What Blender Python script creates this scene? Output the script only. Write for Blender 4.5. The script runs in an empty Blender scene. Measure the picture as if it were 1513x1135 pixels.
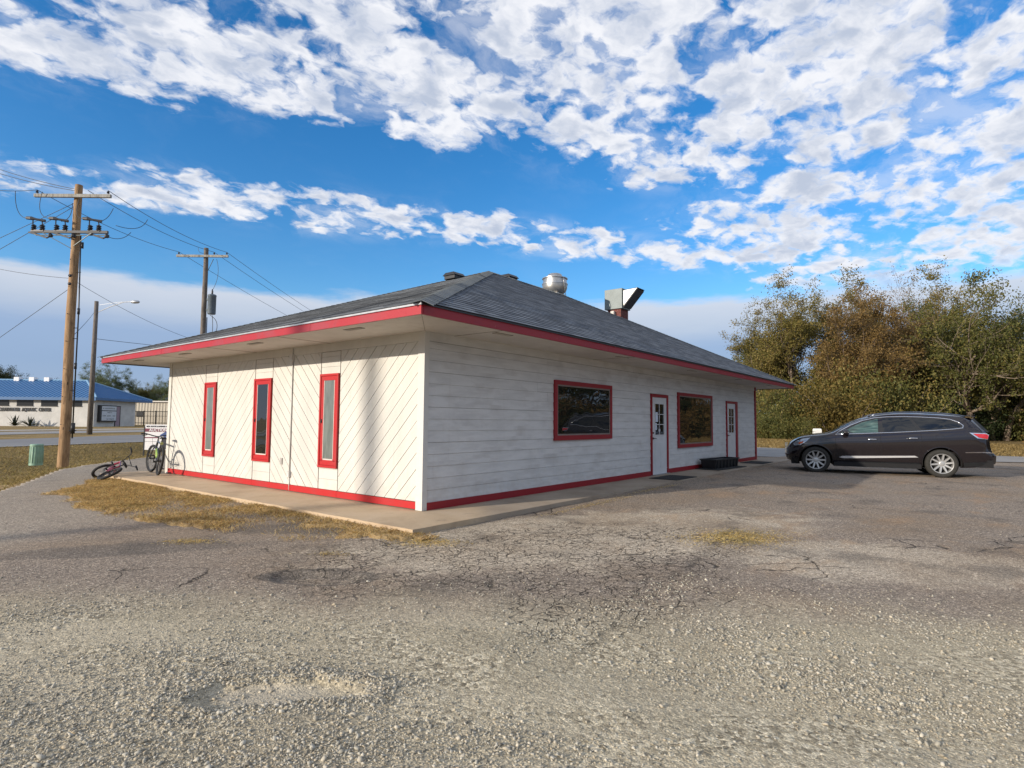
import bpy, math, random
import numpy as np
from mathutils import Vector, Matrix, noise as mnoise
random.seed(7); RNG = np.random.default_rng(7)
S = bpy.context.scene
COL = S.collection
rad = math.radians

# ------------------------------------------------------------------ camera
CAM = Vector((-6.051, -6.474, 1.335))
cam_d = bpy.data.cameras.new('camera'); cam = bpy.data.objects.new('camera', cam_d); COL.objects.link(cam)
cam_d.sensor_width = 36.0; cam_d.lens = 863.76 / 1513 * 36.0
cam_d.clip_start = 0.05; cam_d.clip_end = 3000
RM = Matrix(((0.6204, -0.78423, 0.00912), (-0.0554, -0.03221, 0.99794), (-0.78232, -0.61963, -0.06343)))
cam.matrix_world = Matrix.Translation(CAM) @ RM.transposed().to_4x4()
S.camera = cam
def ray(u, v):
    """direction of the sight line through photo pixel (u, v); used only to turn survey pixels into world metres"""
    return RM.transposed() @ Vector(((u - 756.5) / 863.76, -(v - 567.5) / 863.76, -1.0))
def on(u, v, z=-0.08):
    d = ray(u, v); return CAM + d * ((z - CAM.z) / d.z)
def at(u, v, D):
    return CAM + ray(u, v) * D
def gat(u, D, z=-0.08):
    p = at(u, 620, D); return Vector((p.x, p.y, z))

# ------------------------------------------------------------------ light
SUN_DIR = Vector((-1.0, 0.31, 0.29)).normalized()      # towards the sun
sun_el = math.asin(SUN_DIR.z)
sd = bpy.data.lights.new('sun', 'SUN'); sd.energy = 4.5; sd.angle = rad(0.6); sd.color = (1.0, 0.89, 0.75)
so = bpy.data.objects.new('sun', sd); COL.objects.link(so)
so.rotation_euler = SUN_DIR.to_track_quat('Z', 'Y').to_euler(); so.location = (-30, 10, 30)
S.view_settings.view_transform = 'Standard'; S.view_settings.look = 'None'
S.view_settings.exposure = 0.22; S.view_settings.gamma = 1.0
S.view_settings.use_curve_mapping = False

# ------------------------------------------------------------------ node helper
class N:
    def __init__(self, tree): self.t = tree; self.n = tree.nodes; self.l = tree.links
    def new(self, kind, **kw):
        nd = self.n.new(kind)
        for k, v in kw.items(): setattr(nd, k, v)
        return nd
    def put(self, sock, v):
        if v is None: return
        if isinstance(v, bpy.types.NodeSocket): self.l.new(v, sock)
        elif isinstance(v, (tuple, list)):
            v = tuple(v)
            if len(v) and isinstance(v[0], bpy.types.NodeSocket): raise ValueError('socket tuple')
            n = len(sock.default_value)
            if n == 4 and len(v) == 3: v = v + (1,)
            sock.default_value = v[:n]
        else:
            try: sock.default_value = v
            except Exception: k = len(sock.default_value); sock.default_value = (v, v, v, 1)[:k]
    def math(self, op, a, b=None, c=None, clamp=False):
        m = self.new('ShaderNodeMath', operation=op, use_clamp=clamp)
        for i, v in enumerate((a, b, c)):
            if v is not None: self.put(m.inputs[i], v)
        return m.outputs[0]
    def vmath(self, op, a, b=None, scale=None):
        m = self.new('ShaderNodeVectorMath', operation=op)
        self.put(m.inputs[0], a)
        if b is not None: self.put(m.inputs[1], b)
        if scale is not None: self.put(m.inputs['Scale'], scale)
        return m.outputs['Value'] if op in ('DOT_PRODUCT', 'LENGTH', 'DISTANCE') else m.outputs[0]
    def mix(self, f, a, b, blend='MIX'):
        m = self.new('ShaderNodeMix', data_type='RGBA', blend_type=blend)
        self.put(m.inputs[0], f); self.put(m.inputs[6], a); self.put(m.inputs[7], b)
        return m.outputs[2]
    def noise(self, vec, scale, detail=4, rough=.55, dist=0, dim='3D'):
        m = self.new('ShaderNodeTexNoise', noise_dimensions=dim)
        self.put(m.inputs['Vector'], vec); m.inputs['Scale'].default_value = scale
        m.inputs['Detail'].default_value = detail; m.inputs['Roughness'].default_value = rough
        m.inputs['Distortion'].default_value = dist
        return m.outputs[0]
    def vor(self, vec, scale, feature='F1', out=0, rnd=1):
        m = self.new('ShaderNodeTexVoronoi', feature=feature)
        self.put(m.inputs['Vector'], vec); m.inputs['Scale'].default_value = scale
        if 'Randomness' in m.inputs: m.inputs['Randomness'].default_value = rnd
        return m.outputs[out]
    def ramp(self, f, stops, interp='LINEAR'):
        r = self.new('ShaderNodeValToRGB'); r.color_ramp.interpolation = interp
        e = r.color_ramp.elements
        while len(e) < len(stops): e.new(0.5)
        for i, (p, c) in enumerate(stops):
            e[i].position = p
            c = c if isinstance(c, (tuple, list)) else (c, c, c)
            e[i].color = tuple(c) + (1,) if len(c) == 3 else c
        self.put(r.inputs[0], f); return r.outputs[0]
    def step(self, f, a, b):
        m = self.new('ShaderNodeMapRange', interpolation_type='SMOOTHSTEP', clamp=True)
        self.put(m.inputs[0], f); self.put(m.inputs[1], a); self.put(m.inputs[2], b)
        return m.outputs[0]
    def sep(self, v):
        m = self.new('ShaderNodeSeparateXYZ'); self.put(m.inputs[0], v); return m.outputs
    def comb(self, x, y, z):
        m = self.new('ShaderNodeCombineXYZ')
        for i, v in enumerate((x, y, z)): self.put(m.inputs[i], v)
        return m.outputs[0]
    def coord(self, which='Object'): return self.new('ShaderNodeTexCoord').outputs[which]
    def pos(self): return self.new('ShaderNodeNewGeometry').outputs['Position']
    def island(self): return self.new('ShaderNodeNewGeometry').outputs['Random Per Island']
    def bump(self, h, dist=0.01, strength=1.0, normal=None):
        b = self.new('ShaderNodeBump'); self.put(b.inputs['Height'], h)
        b.inputs['Distance'].default_value = dist; b.inputs['Strength'].default_value = strength
        if normal is not None: self.put(b.inputs['Normal'], normal)
        return b.outputs[0]

def new_mat(name):
    m = bpy.data.materials.new(name); m.use_nodes = True
    n = N(m.node_tree); b = m.node_tree.nodes['Principled BSDF']
    def P(**kw):
        for k, v in kw.items():
            k = {'color': 'Base Color', 'rough': 'Roughness', 'metal': 'Metallic', 'normal': 'Normal', 'spec': 'Specular IOR Level',
                 'coat': 'Coat Weight', 'coatr': 'Coat Roughness', 'ior': 'IOR', 'trans': 'Transmission Weight', 'alpha': 'Alpha',
                 'emit': 'Emission Color', 'emits': 'Emission Strength'}[k]
            n.put(b.inputs[k], v)
    return m, n, P

def simple(name, col, rough=.6, metal=0, var=.15, scale=8, bump=0, bscale=60, coat=0, spec=.5, dirt=None):
    m, n, P = new_mat(name); c = n.coord()
    f = n.noise(c, scale, 5, .6)
    lo = tuple(x * (1 - var) for x in col); hi = tuple(min(1, x * (1 + var)) for x in col)
    cc = n.ramp(f, [(.3, lo), (.7, hi)])
    if dirt:
        g = n.noise(c, dirt[1], 6, .65, .4)
        cc = n.mix(n.math('MULTIPLY', n.step(g, .5, .72), dirt[2]), cc, dirt[0])
    P(color=cc, rough=rough, metal=metal, coat=coat, spec=spec)
    if bump: P(normal=n.bump(n.noise(c, bscale, 4), bump))
    return m

# ------------------------------------------------------------------ sky
W = bpy.data.worlds.new('World'); S.world = W; W.use_nodes = True
W.cycles.sampling_method = 'MANUAL'; W.cycles.sample_map_resolution = 512
n = N(W.node_tree); bg = W.node_tree.nodes['Background']
sky = n.new('ShaderNodeTexSky', sky_type='NISHITA', sun_disc=False)
sky.sun_elevation = sun_el
sky.sun_rotation = math.atan2(SUN_DIR.x, SUN_DIR.y)
sky.air_density = 1.0; sky.dust_density = 0.6; sky.ozone_density = 3.0
K = 0.12
hsv = n.new('ShaderNodeHueSaturation'); hsv.inputs['Saturation'].default_value = 1.32; hsv.inputs['Hue'].default_value = 0.504
hsv.inputs['Value'].default_value = 1.5
n.put(hsv.inputs['Color'], sky.outputs[0]); skyc = hsv.outputs[0]
d = n.vmath('NORMALIZE', n.coord('Generated')); dx, dy, dz = n.sep(d)
zc = n.math('MAXIMUM', dz, 0.03)
px = n.math('DIVIDE', dx, zc); py = n.math('DIVIDE', dy, zc)
pv = n.comb(px, py, 0)
# rows of cloud: s grows away from the zenith mass
warp = n.math('MULTIPLY', n.math('SUBTRACT', n.noise(pv, 1.3, 3), .5), 1.0)
s = n.math('ADD', n.math('ADD', py, n.math('MULTIPLY', px, .62)), n.math('MULTIPLY', warp, .42))
m1 = n.math('SUBTRACT', 1, n.step(s, 2.15, 2.85))
band = n.math('MULTIPLY', n.step(s, 2.8, 3.25), n.math('SUBTRACT', 1, n.step(s, 3.55, 4.15)))
right = n.math('MULTIPLY', n.step(n.math('ADD', px, n.math('MULTIPLY', warp, .8)), 2.0, 2.9), n.math('SUBTRACT', 1, n.step(py, 1.0, 1.6)))
right = n.math('MULTIPLY', right, n.math('SUBTRACT', 1, n.step(s, 5.8, 7.2)))
cov = n.math('MAXIMUM', n.math('MAXIMUM', m1, n.math('MULTIPLY', band, .93)), n.math('MULTIPLY', right, .95))
zq = n.math('ADD', zc, .20); pq = n.comb(n.math('DIVIDE', dx, zq), n.math('DIVIDE', dy, zq), n.math('MULTIPLY', dz, 1.2))
rot = n.new('ShaderNodeMapping'); n.put(rot.inputs[0], pq); rot.inputs['Rotation'].default_value = (0, 0, rad(40)); rot.inputs['Scale'].default_value = (2.5, 3.0, 2.3)
cv0 = rot.outputs[0]
wob = n.comb(n.math('SUBTRACT', n.noise(cv0, 3.2, 4, .6), .5), n.math('SUBTRACT', n.noise(n.vmath('ADD', cv0, (7, 3, 0)), 3.2, 4, .6), .5), 0)
cv = n.vmath('ADD', cv0, n.vmath('SCALE', wob, scale=.30))
c1_ = n.vor(cv, 3.6, 'SMOOTH_F1'); c2_ = n.vor(cv, 9.5, 'SMOOTH_F1')
big = n.noise(cv0, 1.9, 3, .5)
fine = n.noise(cv, 7.5, 8, .58, .15)
bill = n.math('ADD', n.math('MULTIPLY', n.math('SUBTRACT', .5, c1_), .52), n.math('MULTIPLY', n.math('SUBTRACT', .5, c2_), .26))
dens = n.math('ADD', n.math('ADD', bill, n.math('MULTIPLY', big, .62)), n.math('MULTIPLY', fine, .66))
thr = n.math('SUBTRACT', 1.27, n.math('MULTIPLY', cov, .698))
dd = n.math('SUBTRACT', dens, thr)
alpha = n.step(dd, -.065, .20)
thin = n.math('MULTIPLY', n.math('MULTIPLY', n.step(n.noise(cv, 1.5, 7, .62, .4), .44, .72), .42), n.math('MAXIMUM', n.math('MULTIPLY', cov, cov), .05))
alpha = n.math('MAXIMUM', alpha, thin)
alpha = n.math('MULTIPLY', alpha, n.step(dz, .17, .23))
# thicker parts greyer below, rims bright
sh_n = n.math('SUBTRACT', n.noise(n.vmath('ADD', cv, (.06, -.05, 0)), 3.6, 5, .55), .5)
shade = n.step(n.math('ADD', n.math('SUBTRACT', dd, n.math('MULTIPLY', fine, .30)), n.math('MULTIPLY', sh_n, 1.25)), -.16, .36)
cl = n.mix(shade, (.80, .81, .85), (.43, .49, .61))
cl = n.mix(n.math('MULTIPLY', n.step(px, .5, 4.5), .22), cl, (.60, .66, .78))
# low stratus along the horizon
nl = n.math('MULTIPLY', n.math('SUBTRACT', n.noise(n.comb(n.math('MULTIPLY', dx, 3), n.math('MULTIPLY', dy, 3), n.math('MULTIPLY', dz, 14)), 2.0, 6, .6), .5), .05)
edge = n.math('ADD', dz, nl)
lowa = n.math('SUBTRACT', 1, n.step(edge, .186, .206))
lowc = n.ramp(n.math('MULTIPLY', n.math('ADD', dz, n.math('MULTIPLY', nl, .6)), 4.0), [(0.0, (.30, .39, .55)), (.30, (.26, .36, .55)), (.50, (.29, .39, .58)), (.64, (.47, .53, .64)), (.80, (.60, .635, .71))])
scl = n.vmath('SCALE', skyc, scale=K)
c1 = n.mix(alpha, scl, cl)
c2 = n.mix(n.math('MULTIPLY', lowa, .93), c1, lowc)
c3 = n.vmath('SCALE', c2, scale=1.0 / K)
W.node_tree.links.new(c3, bg.inputs[0]); bg.inputs[1].default_value = K

# ------------------------------------------------------------------ mesh helper
class MB:
    def __init__(self): self.v = []; self.f = []; self.m = []; self.uv = []
    def add(self, vs, fs, mi=0):
        o = len(self.v); self.v += [tuple(p) for p in vs]
        for f in fs: self.f.append(tuple(i + o for i in f)); self.m.append(mi)
        return self
    def box(self, x0, x1, y0, y1, z0, z1, M=None, mi=0):
        vs = [Vector((x, y, z)) for z in (z0, z1) for y in (y0, y1) for x in (x0, x1)]
        if M is not None: vs = [M @ p for p in vs]
        return self.add(vs, [(0, 2, 3, 1), (4, 5, 7, 6), (0, 1, 5, 4), (2, 6, 7, 3), (0, 4, 6, 2), (1, 3, 7, 5)], mi)
    def cyl(self, a, b, r0, r1=None, k=10, cap=True, mi=0):
        a = Vector(a); b = Vector(b); r1 = r0 if r1 is None else r1
        d = (b - a).normalized(); t = d.orthogonal().normalized(); w = d.cross(t)
        vs = []
        for p, r in ((a, r0), (b, r1)):
            for i in range(k):
                q = 2 * math.pi * i / k; vs.append(p + (t * math.cos(q) + w * math.sin(q)) * r)
        fs = [(i, (i + 1) % k, k + (i + 1) % k, k + i) for i in range(k)]
        if cap: fs += [tuple(range(k - 1, -1, -1)), tuple(range(k, 2 * k))]
        return self.add(vs, fs, mi)
    def tube(self, pts, r, k=6, closed=False, mi=0):
        pts = [Vector(p) for p in pts]; nn = len(pts); vs = []; prev = None
        rr = r if isinstance(r, (list, tuple)) else [r] * nn
        for i, p in enumerate(pts):
            a = pts[(i - 1) % nn] if (closed or i > 0) else pts[0]
            b = pts[(i + 1) % nn] if (closed or i < nn - 1) else pts[-1]
            d = (b - a).normalized()
            if prev is None: t = d.orthogonal().normalized()
            else:
                t = prev - d * prev.dot(d)
                t = t.normalized() if t.length > 1e-6 else d.orthogonal().normalized()
            prev = t; w = d.cross(t)
            for j in range(k):
                q = 2 * math.pi * j / k; vs.append(p + (t * math.cos(q) + w * math.sin(q)) * rr[i])
        fs = []
        for i in range(nn if closed else nn - 1):
            i2 = (i + 1) % nn
            for j in range(k): fs.append((i * k + j, i * k + (j + 1) % k, i2 * k + (j + 1) % k, i2 * k + j))
        if not closed: fs += [tuple(range(k - 1, -1, -1)), tuple(range((nn - 1) * k, nn * k))]
        return self.add(vs, fs, mi)
    def lathe(self, prof, k=24, M=None, mi=0, cap=True):
        """prof: (r, z) from bottom to top about local Z"""
        vs = []
        for r, z in prof:
            for i in range(k):
                q = 2 * math.pi * i / k; p = Vector((r * math.cos(q), r * math.sin(q), z)); vs.append(M @ p if M is not None else p)
        fs = []
        for a in range(len(prof) - 1):
            for i in range(k): fs.append((a * k + i, a * k + (i + 1) % k, (a + 1) * k + (i + 1) % k, (a + 1) * k + i))
        if cap and prof[0][0] > 1e-4: fs.append(tuple(range(k - 1, -1, -1)))
        if cap and prof[-1][0] > 1e-4: fs.append(tuple(range((len(prof) - 1) * k, len(prof) * k)))
        return self.add(vs, fs, mi)
    def prism(self, poly, off, mi=0):
        """poly: 3D points; off: extrusion vector"""
        poly = [Vector(p) for p in poly]; off = Vector(off); k = len(poly)
        vs = poly + [p + off for p in poly]
        fs = [tuple(range(k - 1, -1, -1)), tuple(range(k, 2 * k))] + [(i, (i + 1) % k, k + (i + 1) % k, k + i) for i in range(k)]
        return self.add(vs, fs, mi)
    def xf(self, M):
        self.v = [tuple(M @ Vector(p)) for p in self.v]; return self
    def build(self, name, mats, parent=None, smooth=False, bevel=0, fix=True, auto=None):
        me = bpy.data.meshes.new(name); me.from_pydata(self.v, [], self.f)
        for m in (mats if isinstance(mats, (list, tuple)) else [mats]): me.materials.append(m)
        if any(self.m): me.polygons.foreach_set('material_index', self.m)
        if fix:
            import bmesh
            bm = bmesh.new(); bm.from_mesh(me); bmesh.ops.recalc_face_normals(bm, faces=bm.faces)
            if bevel: 
                es = [e for e in bm.edges if len(e.link_faces) == 2 and e.calc_face_angle(0) > .6]
                bmesh.ops.bevel(bm, geom=es, offset=bevel, segments=2, affect='EDGES', profile=.5, clamp_overlap=True)
            bm.to_mesh(me); bm.free()
        if smooth:
            me.polygons.foreach_set('use_smooth', [True] * len(me.polygons))
            if auto: me.set_sharp_from_angle(angle=rad(auto))
        o = bpy.data.objects.new(name, me); COL.objects.link(o)
        if parent is not None: o.parent = parent
        return o

def tag(o, label, cat, group=None, kind=None):
    o['label'] = label; o['category'] = cat
    if group: o['group'] = group
    if kind: o['kind'] = kind
    return o
def struct(o, kind='structure'): o['kind'] = kind; return o
def thing(name, label, cat, loc=(0, 0, 0), rz=0, group=None):
    o = bpy.data.objects.new(name, None); COL.objects.link(o); o.empty_display_size = .2
    o.location = loc; o.rotation_euler = (0, 0, rz); return tag(o, label, cat, group)
def copy_tree(o, parent=None):
    c = o.copy(); COL.objects.link(c); c.parent = parent
    for ch in list(o.children): copy_tree(ch, c)
    return c
def raw_mesh(name, V, F, mat, smooth=False):
    """V (n,3) float array, F (m,k) int array"""
    me = bpy.data.meshes.new(name); k = F.shape[1]
    me.vertices.add(len(V)); me.vertices.foreach_set('co', np.ascontiguousarray(V, dtype=np.float32).ravel())
    me.loops.add(F.size); me.loops.foreach_set('vertex_index', np.ascontiguousarray(F, dtype=np.int32).ravel())
    me.polygons.add(len(F)); me.polygons.foreach_set('loop_start', np.arange(0, F.size, k, dtype=np.int32))
    me.polygons.foreach_set('loop_total', np.full(len(F), k, dtype=np.int32))
    if smooth: me.polygons.foreach_set('use_smooth', np.ones(len(F), dtype=bool))
    me.materials.append(mat); me.update(calc_edges=True); me.validate()
    return me
def link(name, me, parent=None):
    o = bpy.data.objects.new(name, me); COL.objects.link(o)
    if parent is not None: o.parent = parent
    return o
def text_mesh(name, body, size, mat, parent, M, ext=.006, bold=0.0, align='CENTER', sx=1.0):
    cu = bpy.data.curves.new(name, 'FONT'); cu.body = body; cu.size = size; cu.extrude = ext; cu.align_x = align; cu.align_y = 'CENTER'; cu.offset = bold
    cu.resolution_u = 3
    to = bpy.data.objects.new(name + '_src', cu); COL.objects.link(to)
    dg = bpy.context.evaluated_depsgraph_get(); me = bpy.data.meshes.new_from_object(to.evaluated_get(dg))
    bpy.data.objects.remove(to); bpy.data.curves.remove(cu)
    me.transform(M @ Matrix.Diagonal((sx, 1, 1, 1))); me.materials.clear(); me.materials.append(mat)
    return link(name, me, parent)
def vnoise(x, y, s, seed=0, oct=3):
    """numpy value noise 0..1"""
    t = 0; a = 1; tot = 0
    for o in range(oct):
        X = x * s + 37.3 * seed + 11.1 * o; Y = y * s + 17.7 * seed - 5.3 * o
        xi = np.floor(X).astype(np.int64); yi = np.floor(Y).astype(np.int64); fx = X - xi; fy = Y - yi
        fx = fx * fx * (3 - 2 * fx); fy = fy * fy * (3 - 2 * fy)
        def h(i, j):
            q = (i * 374761393 + j * 668265263 + (seed + o) * 974634777) & 0x7fffffff
            q = ((q ^ (q >> 13)) * 1274126177) & 0x7fffffff
            return ((q ^ (q >> 16)) & 0xffff) / 65535.0
        v = (h(xi, yi) * (1 - fx) + h(xi + 1, yi) * fx) * (1 - fy) + (h(xi, yi + 1) * (1 - fx) + h(xi + 1, yi + 1) * fx) * fy
        t = t + v * a; tot += a; a *= .5; s *= 2.03
    return t / tot

# ------------------------------------------------------------------ materials
def paint_white(name, dirt=.35, base=(.74, .73, .69), along='X', weather=0.0, cov=.5):
    m, n, P = new_mat(name); c = n.coord()
    st = n.new('ShaderNodeMapping'); n.put(st.inputs[0], c)
    st.inputs['Scale'].default_value = (1, 1, 5.6) if weather else (1, 1, .35)
    a = n.noise(st.outputs[0], 1.6, 6, .62, .3)
    col = n.mix(n.step(a, .35, .7), base, tuple(x * (1 - dirt) for x in base))
    if weather:
        x, y, z = n.sep(c)
        row = n.math('FLOOR', n.math('DIVIDE', z, .1785))
        seg = n.math('FLOOR', n.math('ADD', n.math('DIVIDE', x, .9), n.math('MULTIPLY', row, .37)))
        wn = n.new('ShaderNodeTexWhiteNoise', noise_dimensions='2D'); n.put(wn.inputs['Vector'], n.comb(row, 0, 0))
        b = n.noise(n.comb(n.math('ADD', x, n.math('MULTIPLY', wn.outputs[0], 30)), n.math('MULTIPLY', row, 3.1), n.math('MULTIPLY', z, 1.2)), 1.5, 5, .55)
        col = n.mix(n.math('MULTIPLY', n.step(b, cov, cov + .22), weather), col, (.42, .40, .38))
    g = n.noise(c, 45, 3, .6)
    col = n.mix(n.math('MULTIPLY', n.step(g, .66, .8), .22), col, (.40, .38, .34))
    # rain splash near the bottom of the wall
    zz = n.sep(c)[2]
    sp = n.math('MULTIPLY', n.math('SUBTRACT', 1, n.step(zz, .1, .55)), n.step(n.noise(c, 9, 4), .35, .75))
    col = n.mix(n.math('MULTIPLY', sp, .35), col, (.48, .43, .36))
    stv = n.step(n.noise(n.vmath('MULTIPLY', c, (6, 6, .35)), 2.6, 5, .65), .56, .74)
    col = n.mix(n.math('MULTIPLY', stv, .16), col, (.36, .31, .25))
    nx_ = n.vor(n.vmath('MULTIPLY', c, (1, 1, 1)), 5.5, 'F1'); col = n.mix(n.math('MULTIPLY', n.math('SUBTRACT', 1, n.step(nx_, .016, .034)), .55), col, (.20, .12, .08))
    P(color=col, rough=.55, normal=n.bump(n.noise(n.vmath('MULTIPLY', c, (3, 3, 30)), 8, 4), .0025, .7))
    return m
MW_L = paint_white('white_paint_sunny', .12, (.60, .585, .54))
MW_R = paint_white('white_paint_weathered', .16, (.63, .63, .62), weather=.48, cov=.50)
MW_T = paint_white('white_trim', .10, (.60, .59, .56))
M_SOF = simple('soffit_paint', (.58, .55, .51), .7, var=.1, scale=1.2, dirt=((.40, .36, .31), 5, .35), bump=.001, bscale=20)
M_BACK = simple('sheathing', (.10, .085, .07), .9)
def red_paint(name, base, fade, f=.6):
    m, n, P = new_mat(name); c = n.coord()
    a = n.noise(c, 1.7, 5, .6, .4); b = n.noise(c, 22, 4, .6)
    col = n.mix(n.math('MULTIPLY', n.step(a, .48, .62), f), base, fade)
    col = n.mix(n.math('MULTIPLY', n.step(b, .62, .72), .25), col, tuple(x * .55 for x in base))
    chip = n.step(n.noise(n.vmath('ADD', c, (3, 9, 1)), 14, 5, .7, .6), .70, .73)
    col = n.mix(n.math('MULTIPLY', chip, .7), col, (.62, .58, .54))
    P(color=col, rough=n.mix(a, .35, .6), normal=n.bump(n.noise(c, 30, 3), .001))
    return m
M_RED = red_paint('red_paint', (.42, .007, .009), (.36, .018, .020), .6)
M_REDF = red_paint('red_fascia_paint', (.36, .010, .020), (.30, .028, .044), .8)
M_RED_SHADE = red_paint('red_paint_shade_side', (.27, .008, .016), (.24, .013, .022), .4)  # same trim red, with the right wall's shade darkened into the colour
M_DRIP = simple('drip_edge', (.45, .46, .48), .4, metal=.4)
M_GREYPVC = simple('grey_conduit', (.55, .54, .52), .5)
M_BLACKR = simple('black_rubber', (.012, .012, .013), .8, var=.3, scale=30, bump=.002, bscale=150)
M_BLACKP = simple('black_plastic', (.012, .013, .015), .45)
M_BLACKM = simple('black_metal', (.02, .02, .022), .4)
M_STEEL = simple('galvanised_steel', (.48, .49, .50), .38, metal=.85, var=.18, scale=5, dirt=((.30, .28, .26), 9, .35))
M_STEELP = simple('dull_galvanised_panel', (.17, .20, .20), .55, metal=.15, var=.12, scale=3)
M_ALU = simple('spun_aluminium', (.46, .45, .43), .38, metal=.85, var=.14, scale=6, dirt=((.28, .25, .22), 7, .5))
M_RUST = simple('rusty_red_steel', (.13, .035, .028), .8, var=.5, scale=14, dirt=((.30, .20, .16), 18, .5))
M_CHROME = simple('chrome', (.75, .75, .76), .12, metal=1, var=.03)
M_CURBW = simple('pale_sealant', (.62, .58, .52), .7, var=.2)

def glass(name, col=(.010, .011, .012), ior=1.75, rough=.015, bump=0.0):
    m, n, P = new_mat(name)
    P(color=col, rough=rough, ior=ior, spec=.5)
    if bump:
        c = n.coord(); P(normal=n.bump(n.noise(c, 1.2, 2), bump))
    return m
M_GLASS = glass('dark_window_glass', ior=1.9, bump=.006)
M_GLASSD = glass('door_glass', ior=1.6)
def film_mat():
    m, n, P = new_mat('cloudy_window_film'); c = n.coord()
    a = n.noise(n.vmath('MULTIPLY', c, (1, 3, .7)), 3, 6, .6, .8); b = n.noise(c, 30, 3)
    col = n.ramp(a, [(.25, (.075, .09, .083)), (.5, (.13, .15, .138)), (.75, (.19, .21, .195))])
    col = n.mix(n.math('MULTIPLY', b, .3), col, (.19, .21, .195))
    P(color=col, rough=.35, coat=.6, coatr=.08); return m
M_FILM = film_mat()

def shingle_mat(name, c1, c2, c3, rough=.85):
    m, n, P = new_mat(name); uv = n.new('ShaderNodeUVMap').outputs[0]
    u, v, _ = n.sep(uv)
    row = n.math('FLOOR', n.math('DIVIDE', v, .143))
    wn = n.new('ShaderNodeTexWhiteNoise', noise_dimensions='1D'); n.put(wn.inputs['W'], row)
    # random tab widths: voronoi cells stretched in 1D per row
    seed = n.comb(n.math('ADD', n.math('MULTIPLY', u, 4.2), n.math('MULTIPLY', wn.outputs[0], 51)), n.math('MULTIPLY', row, 7.0), 0)
    vo = n.new('ShaderNodeTexVoronoi', feature='F1', voronoi_dimensions='1D')
    n.put(vo.inputs['W'], n.math('ADD', n.math('MULTIPLY', u, 3.6), n.math('MULTIPLY', row, 13.7))); vo.inputs['Scale'].default_value = 1
    tabs = n.sep(vo.outputs['Color'])[0]
    up = n.math('FRACT', n.math('DIVIDE', v, .143))
    col = n.ramp(tabs, [(.0, c1), (.45, c2), (.8, c3), (1.0, c2)])
    col = n.mix(n.math('MULTIPLY', n.noise(n.comb(u, v, 0), .9, 4, .6), .35), col, c1)
    gr = n.noise(n.comb(u, v, 0), 160, 2, .7)
    col = n.mix(n.math('MULTIPLY', gr, .45), col, (.22, .24, .27))
    # lower edge of every shingle row is darkened
    edge = n.math('SUBTRACT', 1, n.step(up, .0, .10))
    col = n.mix(n.math('MULTIPLY', edge, .75), col, (.012, .013, .016))
    h = n.math('ADD', n.math('MULTIPLY', n.math('SUBTRACT', 1, up), 1.0), n.math('MULTIPLY', tabs, .55))
    h = n.math('ADD', h, n.math('MULTIPLY', gr, .15))
    P(color=col, rough=rough, normal=n.bump(h, .010, .9), spec=.3)
    return m
M_SHIN = shingle_mat('slate_grey_shingles', (.030, .037, .048), (.095, .110, .130), (.19, .21, .235))
M_CAP = shingle_mat('hip_cap_shingles', (.075, .090, .10), (.115, .135, .15), (.15, .17, .18))

def wood_pole(name, a, b, c_):
    m, n, P = new_mat(name); c = n.coord()
    s_ = n.vmath('MULTIPLY', c, (14, 14, .9))
    f = n.noise(s_, 2, 6, .6, .6); g = n.noise(n.vmath('MULTIPLY', c, (3, 3, 1.2)), 2, 4)
    col = n.ramp(f, [(.25, a), (.5, b), (.75, c_)])
    col = n.mix(n.step(g, .5, .7), col, tuple(x * .6 for x in b))
    # knots
    k = n.vor(n.vmath('MULTIPLY', c, (3, 3, .9)), 1.6, 'F1')
    col = n.mix(n.math('SUBTRACT', 1, n.step(k, .04, .12)), col, (.05, .03, .018))
    P(color=col, rough=.85, normal=n.bump(f, .012)); return m
M_POLE = wood_pole('tan_pole_wood', (.16, .095, .05), (.33, .20, .10), (.46, .31, .17))
M_POLED = wood_pole('weathered_pole_wood', (.09, .075, .06), (.15, .125, .105), (.23, .20, .17))
M_XARM = wood_pole('grey_crossarm_wood', (.24, .235, .215), (.33, .32, .29), (.40, .385, .35))
M_INS = simple('dark_insulator', (.03, .032, .04), .35)
M_WIRE = simple('wire', (.03, .033, .04), .5)
M_TRANSF = simple('grey_transformer_paint', (.11, .14, .17), .4)

# ------------------------------------------------------------------ ground
def col255(r, g, b): 
    f = lambda x: ((x / 255 + .055) / 1.055) ** 2.4 if x > 10 else x / 255 / 12.92
    return (f(r), f(g), f(b))
def ell(n, x, y, cx, cy, rx, ry, ang=0, warp=None, lo=.7, hi=1.15):
    ca, sa = math.cos(rad(ang)), math.sin(rad(ang))
    ax = n.math('SUBTRACT', x, cx); ay = n.math('SUBTRACT', y, cy)
    u = n.math('DIVIDE', n.math('ADD', n.math('MULTIPLY', ax, ca), n.math('MULTIPLY', ay, sa)), rx)
    v = n.math('DIVIDE', n.math('SUBTRACT', n.math('MULTIPLY', ay, ca), n.math('MULTIPLY', ax, sa)), ry)
    r = n.math('SQRT', n.math('ADD', n.math('MULTIPLY', u, u), n.math('MULTIPLY', v, v)))
    if warp is not None: r = n.math('ADD', r, warp)
    return n.math('SUBTRACT', 1, n.step(r, lo, hi))
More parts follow.
